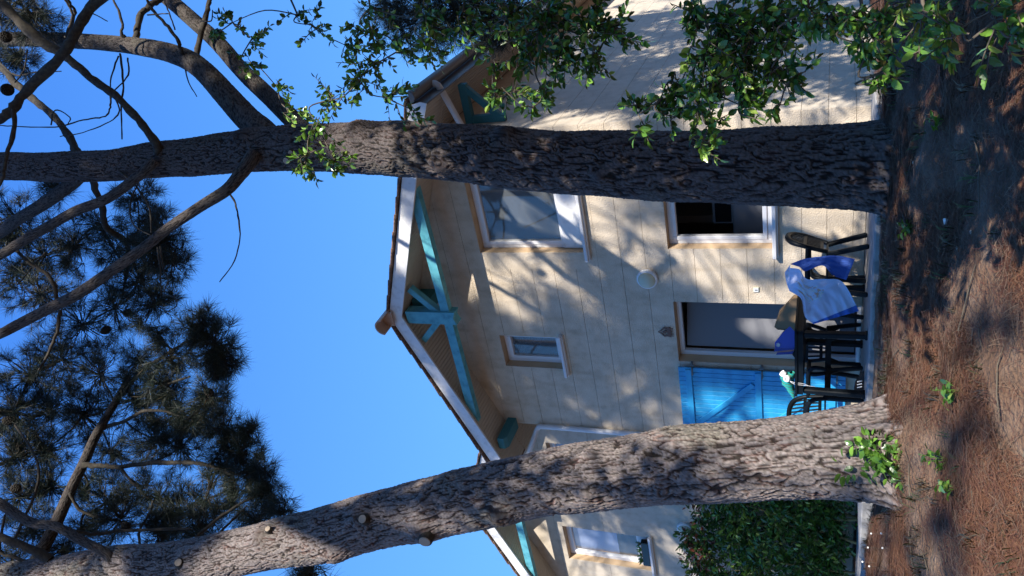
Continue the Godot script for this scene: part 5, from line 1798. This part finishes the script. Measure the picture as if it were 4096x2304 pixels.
func make_chair(at: Vector3, turn: float, label: String) -> Node3D:
	# one-piece plastic armchair, facing +z before it is turned
	var t := thing("garden_chair", label, "chair", at, turn, "dark plastic chairs around the table")
	var st := begin()
	prism(st, round_rect(0.42, 0.40, 0.07), flat(0.375), 0.0, 0.018)
	prism(st, round_rect(0.42, 0.03, 0.012), Transform3D(Basis(Vector3(1, 0, 0), Vector3(0, 0, 1), Vector3(0, -1, 0)), Vector3(0, 0.36, 0.19)), 0.0, 0.045)
	obj("seat", st, M.green_plastic, t)
	for s in [[-1, 1], [1, 1], [-1, -1], [1, -1]]:
		st = begin()
		var top := Vector3(s[0] * 0.20, 0.365, s[1] * 0.18)
		var foot := Vector3(s[0] * 0.235, 0.0, s[1] * (0.215 if s[1] > 0 else 0.27))
		bar(st, top, foot, 0.045, 0.05, Vector3(0, 0, 1), 0.012)
		bar(st, top.lerp(foot, 0.0) + Vector3(-s[0] * 0.05, 0.0, 0), top.lerp(foot, 0.35), 0.05, 0.03, Vector3(0, 0, 1), 0.008)
		obj("leg", st, M.green_plastic, t)
	# back: an arched rim with slats and a cross bar
	st = begin()
	var rim := [Vector3(-0.17, 0.37, -0.20), Vector3(-0.20, 0.48, -0.235), Vector3(-0.215, 0.59, -0.27), Vector3(-0.17, 0.69, -0.295), Vector3(-0.07, 0.735, -0.31), Vector3(0.07, 0.735, -0.31), Vector3(0.17, 0.69, -0.295), Vector3(0.215, 0.59, -0.27), Vector3(0.20, 0.48, -0.235), Vector3(0.17, 0.37, -0.20)]
	var rr := []
	for i in rim.size():
		rr.append(0.022 if i < 3 or i > 6 else 0.028)
	var p := smooth_path(rim, rr, 5)
	tube(st, p[0], p[1], 8)
	obj("back_rim", st, M.green_plastic, t)
	st = begin()
	bar(st, Vector3(-0.20, 0.575, -0.265), Vector3(0.20, 0.575, -0.265), 0.035, 0.016, Vector3(0, 0, 1), 0.004)
	bar(st, Vector3(-0.17, 0.42, -0.215), Vector3(0.17, 0.42, -0.215), 0.035, 0.016, Vector3(0, 0, 1), 0.004)
	obj("cross_bar", st, M.green_plastic, t)
	for i in 7:
		var u := (i - 3) / 3.0
		st = begin()
		bar(st, Vector3(u * 0.135, 0.405, -0.212), Vector3(u * 0.165, 0.575, -0.262), 0.022, 0.010, Vector3(0, 0, 1), 0.003)
		bar(st, Vector3(u * 0.165, 0.578, -0.264), Vector3(u * 0.165, 0.725 - 0.045 * u * u, -0.305), 0.022, 0.010, Vector3(0, 0, 1), 0.003)
		obj("slat", st, M.green_plastic, t)
	for s in [-1.0, 1.0]:
		st = begin()
		var a: Array = smooth_path([Vector3(s * 0.21, 0.545, -0.25), Vector3(s * 0.245, 0.545, -0.10), Vector3(s * 0.25, 0.54, 0.08), Vector3(s * 0.24, 0.50, 0.17), Vector3(s * 0.225, 0.42, 0.19), Vector3(s * 0.21, 0.35, 0.185)], [0.022, 0.025, 0.026, 0.025, 0.023, 0.022], 5)
		tube(st, a[0], a[1], 8)
		obj("arm", st, M.green_plastic, t)
	return t

func cloth(called: String, label: String, left: Array, right: Array, reach0: float, reach1: float, folds: float, m: Material, trim: Material, sd: int, onto: Node3D = null) -> Node3D:
	# a hanging towel: rows between two edges given by points [x, y, depth]
	var t := onto if onto else thing(called, label, "towel")
	var n := left.size()
	var lp := []
	var rp := []
	for i in n:
		lp.append(spot(left[i][0], left[i][1], left[i][2]))
		rp.append(spot(right[i][0], right[i][1], right[i][2]))
	var ones := []
	for i in n:
		ones.append(1.0)
	var ls: Array = smooth_path(lp, ones, 8)[0]
	var rs: Array = smooth_path(rp, ones, 8)[0]
	var cols := 34
	var rows := ls.size()
	var fn := noise(FastNoiseLite.TYPE_SIMPLEX, 1.0, sd, 2)
	var grid := []
	for i in rows:
		var row := []
		for j in cols:
			var u := float(j) / (cols - 1)
			var v := float(i) / (rows - 1)
			var p: Vector3 = ls[i].lerp(rs[i], u)
			var amp := folds * (0.25 + 0.75 * v)
			var f := sin(u * 17.0 + fn.get_noise_2d(u * 2.0, v * 1.5) * 3.0) * 0.5 + fn.get_noise_2d(u * 4.0, v * 2.5 + 7.0)
			p -= heading * f * amp
			row.append(p)
		grid.append(row)
	for piece in 2:
		var st := begin()
		var r0 := 0 if piece == 0 else rows - 3
		var r1 := rows - 3 if piece == 0 else rows - 1
		for i in range(r0, r1):
			for j in cols - 1:
				for half in [[[i, j], [i + 1, j], [i + 1, j + 1]], [[i, j], [i + 1, j + 1], [i, j + 1]]]:
					var tv := []
					var tn := []
					var tu := []
					for q in half:
						var a: int = q[0]
						var b: int = q[1]
						var du: Vector3 = grid[a][mini(b + 1, cols - 1)] - grid[a][maxi(b - 1, 0)]
						var dv: Vector3 = grid[mini(a + 1, rows - 1)][b] - grid[maxi(a - 1, 0)][b]
						var nn := du.cross(dv).normalized()
						if nn.dot(EYE - grid[a][b]) < 0:
							nn = -nn
						tv.append(grid[a][b])
						tn.append(nn)
						tu.append(Vector2(float(b) / (cols - 1), float(a) / (rows - 1)))
					tri(st, tv, tn, tu)
		obj("fabric" if piece == 0 and onto == null else ("fold" if onto else "hem"), st, m if piece == 0 else trim, t)
	return t

func towel_print() -> StandardMaterial3D:
	var im := Image.create(256, 256, false, Image.FORMAT_RGB8)
	var fn := noise(FastNoiseLite.TYPE_SIMPLEX, 0.018, 5, 3)
	var f2 := noise(FastNoiseLite.TYPE_SIMPLEX, 0.012, 15, 3)
	for y in 256:
		for x in 256:
			var c := Color(0.50, 0.57, 0.78)
			var e := Vector2((x - 120) / 70.0, (y - 120) / 60.0).length() + fn.get_noise_2d(x, y) * 0.5
			var a := fn.get_noise_2d(x + 300, y)
			if e < 1.0:
				if a > 0.22:
					c = Color(0.62, 0.68, 0.72)
				elif a > 0.08:
					c = Color(0.30, 0.52, 0.68)
				elif a < -0.24:
					c = Color(0.52, 0.36, 0.27)
			c = c.lerp(Color(0.58, 0.65, 0.84), clampf(f2.get_noise_2d(x, y) + 0.3, 0, 1) * 0.6)
			im.set_pixel(x, y, c.linear_to_srgb())
	var m := mat("towel_print", Color.WHITE, 0.95)
	m.albedo_texture = ImageTexture.create_from_image(im)
	m.rim_enabled = true
	m.rim = 0.4
	m.texture_repeat = false
	return m

func make_terrace_things() -> void:
	make_table(Vector3(-2.21, FLOOR_Y, 0.74), 0.04)
	make_chair(Vector3(-2.93, FLOOR_Y, 0.78), PI / 2 - 0.15, "dark plastic chair left of the table, its slatted back before the blue shutter")
	make_chair(Vector3(-2.66, FLOOR_Y, 0.30), 0.35, "dark plastic chair tucked behind the table in front of the doorway's left jamb")
	make_chair(Vector3(-2.02, FLOOR_Y, 0.05), 0.1, "dark plastic chair half hidden under the table's back edge before the doorway")
	make_chair(Vector3(-1.42, FLOOR_Y, 0.62), -PI / 2 + 0.25, "dark plastic chair right of the table with towels over its back")
	# towels over the right chair
	var pr := towel_print()
	var deep := mat("towel_deep", lin(0.035, 0.09, 0.36), 0.95)
	var trim := mat("towel_trim", lin(0.05, 0.13, 0.45), 0.95)
	var blue_towel := cloth("towel", "light blue printed towel hanging from the chair back, nearest the camera", [[3158, 1165, 7.55], [3172, 1172, 7.45], [3205, 1196, 7.40], [3215, 1250, 7.40], [3226, 1275, 7.40], [3254, 1296, 7.40]], [[3160, 1072, 7.65], [3198, 1078, 7.50], [3228, 1116, 7.45], [3305, 1116, 7.42], [3372, 1130, 7.42], [3436, 1244, 7.42]], 7.6, 7.4, 0.018, pr, trim, 3)
	cloth("towel", "", [[3139, 1090, 7.75], [3146, 1130, 7.70], [3158, 1165, 7.56]], [[3165, 1052, 7.8], [3160, 1060, 7.75], [3160, 1073, 7.66]], 7.7, 7.6, 0.006, pr, pr, 4, blue_towel)
	cloth("towel", "deep blue towel hanging in shade behind the light blue towel", [[3205, 1070, 7.72], [3222, 1085, 7.70], [3290, 1062, 7.68], [3330, 1100, 7.66], [3385, 1120, 7.66]], [[3160, 1056, 7.80], [3215, 1036, 7.80], [3280, 1026, 7.80], [3345, 1022, 7.80], [3420, 1036, 7.80]], 7.8, 7.7, 0.014, deep, trim, 5)
	# bags on the table
	var top := FLOOR_Y + 0.652
	var bag := thing("paper_bag", "slumped brown paper bag on the table's right half before the doorway", "bag", Vector3(-2.06, top, 0.52), 0.3)
	var st := begin()
	prism(st, PackedVector2Array([Vector2(-0.19, 0.0), Vector2(0.20, 0.0), Vector2(0.19, 0.04), Vector2(0.02, 0.185), Vector2(-0.15, 0.235), Vector2(-0.18, 0.20)]), Transform3D.IDENTITY, -0.09, 0.0)
	prism(st, PackedVector2Array([Vector2(-0.17, 0.0), Vector2(0.19, 0.0), Vector2(0.17, 0.06), Vector2(0.0, 0.17), Vector2(-0.14, 0.21)]), Transform3D(Basis(Vector3(1, 0, 0), -0.16), Vector3(0, 0, 0.02)), 0.0, 0.05)
	obj("paper", st, M.brown_paper, bag)
	var bb := thing("carrier_bag", "bright blue gift bag beside the brown paper bag on the table", "bag", Vector3(-2.29, top, 0.62), 0.45)
	var bm := mat("blue_film", lin(0.02, 0.055, 0.42), 0.3)
	var bd := mat("blue_film_deep", lin(0.012, 0.03, 0.26), 0.35)
	st = begin()
	prism(st, PackedVector2Array([Vector2(-0.10, 0.0), Vector2(0.13, 0.0), Vector2(0.15, 0.05), Vector2(0.05, 0.15), Vector2(-0.06, 0.225), Vector2(-0.12, 0.22)]), Transform3D.IDENTITY, -0.05, 0.05)
	obj("film", st, bm, bb)
	st = begin()
	prism(st, PackedVector2Array([Vector2(-0.125, 0.03), Vector2(-0.101, 0.02), Vector2(-0.121, 0.222), Vector2(-0.155, 0.235)]), Transform3D.IDENTITY, -0.045, 0.055)
	prism(st, PackedVector2Array([Vector2(-0.175, 0.05), Vector2(-0.14, 0.03), Vector2(-0.165, 0.20), Vector2(-0.19, 0.21)]), Transform3D.IDENTITY, -0.04, 0.05)
	obj("gusset", st, bd, bb)
	st = begin()
	for i in 6:
		var a := TAU * i / 6.0
		bar(st, Vector3(-0.08, 0.19, 0.052), Vector3(-0.08 + cos(a) * 0.022, 0.19 + sin(a) * 0.022, 0.060), 0.012, 0.004, Vector3(0, 0, 1))
	obj("bow", st, M.metal_white, bb)
	# striped turquoise bundle with a white valve
	var tb := thing("swim_toy", "limp turquoise striped bundle with white ring and thin cords on the table's left end", "toy", Vector3(-2.52, top, 1.14), 0.0)
	var im := Image.create(64, 128, false, Image.FORMAT_RGB8)
	for y in 128:
		for x in 64:
			var s := sin(y * 0.42 + sin(x * 0.2) * 1.2)
			im.set_pixel(x, y, (Color(0.01, 0.30, 0.29) if s > -0.4 else (Color(0.30, 0.42, 0.10) if s > -0.75 else Color(0.01, 0.12, 0.16))).linear_to_srgb())
	var tm := mat("turquoise_stripes", Color.WHITE, 0.35)
	tm.albedo_texture = ImageTexture.create_from_image(im)
	st = begin()
	var body := smooth_path([Vector3(0.14, 0.03, -0.02), Vector3(0.10, 0.075, -0.01), Vector3(0.02, 0.075, 0.0), Vector3(-0.07, 0.045, 0.0), Vector3(-0.16, 0.02, 0.01)], [0.025, 0.068, 0.058, 0.036, 0.012], 6)
	for i in body[0].size() - 1:
		for k in 14:
			var q := []
			for e in [[i, k], [i + 1, k], [i + 1, k + 1], [i, k + 1]]:
				var a: float = TAU * e[1] / 14.0
				var r: float = body[1][e[0]] * (1.0 + 0.12 * sin(a * 3.0 + e[0]))
				q.append([body[0][e[0]] + Vector3(0, cos(a) * r, sin(a) * r), Vector2(e[1] / 14.0, e[0] / 24.0), Vector3(0, cos(a), sin(a))])
			for o in [[0, 1, 2], [0, 2, 3]]:
				tri(st, [q[o[0]][0], q[o[1]][0], q[o[2]][0]], [q[o[0]][2], q[o[1]][2], q[o[2]][2]], [q[o[0]][1], q[o[1]][1], q[o[2]][1]])
	obj("bundle", st, tm, tb)
	st = begin()
	lathe(st, Transform3D(Basis(Vector3(1, 0, 0), PI / 2 - 0.3), Vector3(0.125, 0.075, 0.055)), [[0.016, 0.0], [0.034, 0.0], [0.036, 0.02], [0.030, 0.034], [0.016, 0.034], [0.014, 0.0]], 18)
	lathe(st, Transform3D(Basis(Vector3(0, 0, 1), -0.8), Vector3(0.13, 0.11, 0.01)), [[0.0, 0.0], [0.035, 0.0], [0.033, 0.03], [0.0, 0.035]], 14)
	obj("valve", st, M.white_plastic, tb)
	for q in [[0.0, -0.19], [0.02, -0.14]]:
		st = begin()
		var c := smooth_path([Vector3(0.10, 0.06, 0.07), Vector3(0.095 + q[0], 0.0, 0.115), Vector3(0.09 + q[0], -0.08, 0.118), Vector3(0.075, q[1], 0.11)], [0.0022, 0.0022, 0.002, 0.002], 5)
		tube(st, c[0], c[1], 5)
		obj("cord", st, M.white_plastic, tb)
	# a shoe under the chairs
	var foot := on_y(3415, 1480, FLOOR_Y)
	var sh := thing("shoe", "dark sports shoe with three pale stripes under the chairs", "shoe", Vector3(-2.62, FLOOR_Y, 0.92), 0.5)
	st = begin()
	prism(st, PackedVector2Array([Vector2(-0.12, 0.002), Vector2(0.12, 0.002), Vector2(0.125, 0.03), Vector2(0.06, 0.05), Vector2(0.0, 0.085), Vector2(-0.06, 0.095), Vector2(-0.125, 0.09), Vector2(-0.12, 0.03)]), Transform3D.IDENTITY, -0.038, 0.038)
	obj("upper", st, M.black_gloss, sh)
	st = begin()
	for i in 3:
		bar(st, Vector3(-0.03 + i * 0.03, 0.02, 0.040), Vector3(-0.045 + i * 0.03, 0.065, 0.040), 0.010, 0.004)
	obj("stripe", st, M.white_plastic, sh)

func _ready() -> void:
	rng.seed = 7
	# camera
	heading = Vector3(-sin(YAW), 0, -cos(YAW))
	var side := Vector3(cos(YAW), 0, -sin(YAW))
	lens_fwd = heading * cos(PITCH) + Vector3.UP * sin(PITCH)
	var up := Vector3.UP * cos(PITCH) - heading * sin(PITCH)
	lens_right = side * cos(ROLL) + up * sin(ROLL)
	lens_up = up * cos(ROLL) - side * sin(ROLL)
	var cam := Camera3D.new()
	cam.name = "camera"
	cam.transform = Transform3D(Basis(-lens_up, lens_right, -lens_fwd), EYE)
	cam.fov = rad_to_deg(2.0 * atan(1152.0 / FOCAL))
	cam.near = 0.05
	cam.far = 1500.0
	add_child(cam)
	cam.current = true
	# sky, sun, exposure
	var sky := ProceduralSkyMaterial.new()
	sky.sky_top_color = lin(0.016, 0.094, 0.42)
	sky.sky_horizon_color = lin(0.139, 0.386, 0.772)
	sky.sky_curve = 0.6
	sky.ground_bottom_color = lin(0.05, 0.035, 0.025)
	sky.ground_horizon_color = lin(0.08, 0.08, 0.07)
	sky.sun_angle_max = 1.0
	var env := Environment.new()
	env.background_mode = Environment.BG_SKY
	env.sky = Sky.new()
	env.sky.sky_material = sky
	env.tonemap_mode = Environment.TONE_MAPPER_LINEAR
	env.tonemap_exposure = 1.95
	env.sdfgi_enabled = true
	env.ssao_enabled = true
	env.ssil_enabled = true
	var we := WorldEnvironment.new()
	we.name = "world"
	we.environment = env
	add_child(we)
	var sun := DirectionalLight3D.new()
	sun.name = "sun"
	sun.light_energy = 1.6
	sun.light_color = Color(1.0, 0.965, 0.91)
	sun.light_angular_distance = 0.5
	sun.shadow_enabled = true
	add_child(sun)
	sun.look_at_from_position(SUN_TO * 30.0, Vector3.ZERO)

	make_materials()
	make_ground()
	make_house()
	make_neighbour()
	make_wall_things()
	make_tuft_mesh()
	rng.seed = 21
	make_right_pine()
	rng.seed = 22
	make_left_pine()
	rng.seed = 23
	make_far_pine()
	rng.seed = 56
	var high := [[Vector3(-4.4, 4.55, 0.3), 15.5, 0.4], [Vector3(-4.2, 4.35, 0.2), 14.8, 0.4], [Vector3(-3.8, 4.1, 0.0), 15.0, 0.5], [Vector3(-4.2, 3.5, 0.0), 14.6, 0.5], [Vector3(-3.6, 3.3, 0.0), 14.8, 0.4], [Vector3(-4.0, 2.7, 0.0), 14.4, 0.5], [Vector3(-3.7, 2.3, 0.0), 14.2, 0.4]]  # spots to be shaded by clumps added to the tall pine
	for i in 32:
		high.append([Vector3(rng.randf_range(0.95, 1.3) if i < 22 else rng.randf_range(1.4, 2.4), rng.randf_range(3.6, 8.0), rng.randf_range(3.4, 3.7)), rng.randf_range(8.0, 10.0), rng.randf_range(0.26, 0.36)])
	for i in 16:
		high.append([Vector3(rng.randf_range(-7.5, -4.4), rng.randf_range(0.3, 2.2), 0.2), rng.randf_range(13.0, 16.0), rng.randf_range(0.26, 0.36)])
	for i in 9:
		high.append([Vector3(rng.randf_range(-1.2, 1.4), 0.0, rng.randf_range(4.6, 6.6)), rng.randf_range(7.5, 9.5), rng.randf_range(0.10, 0.2)])
	var flecks := [[Vector3(0.25, 4.2, -0.3), 12.0, 0.4], [Vector3(0.3, 4.1, -0.1), 11.4, 0.4], [Vector3(0.45, 4.4, -1.2), 12.0, 0.5]]  # spots on bracket and gable shaded by added clumps
	rng.seed = 55
	for i in 46:
		flecks.append([Vector3(rng.randf_range(-3.3, -0.2), rng.randf_range(0.4, 4.4), 0.0), rng.randf_range(10.5, 14.5), rng.randf_range(0.06, 0.20)])
	shade_pine(Vector3(9.5, -1.2, 6.5), 12.5, 6.2, 3.5, 42, "pine behind the camera whose branches throw soft shadows on the gable", 101, Vector3.ZERO, flecks)
	shade_pine(Vector3(13.4, -1.0, 6.4), 12.5, 7.0, 2.8, 60, "pine behind the camera farthest to the right, shading the side wall", 102)
	shade_pine(Vector3(5.9, -1.3, 11.4), 15.0, 9.6, 3.0, 72, "tall pine straight behind the camera shading the upper boughs", 104, Vector3(0.9, 0, -1.1), high)
	shade_pine(Vector3(-6.6, -1.2, 12.6), 14.0, 5.5, 3.0, 60, "pine behind the camera to the left, mirrored in the upper window", 105)
	shade_pine(Vector3(-12.2, -1.2, 12.4), 14.0, 6.0, 3.0, 60, "pine behind the camera far to the left, mirrored in the small window", 106)
	rng.seed = 31
	make_oak()
	rng.seed = 32
	make_shrub()
	rng.seed = 33
	make_terrace_things()
	rng.seed = 34
	make_litter()
	make_fallen_twigs()
	make_small_plants()
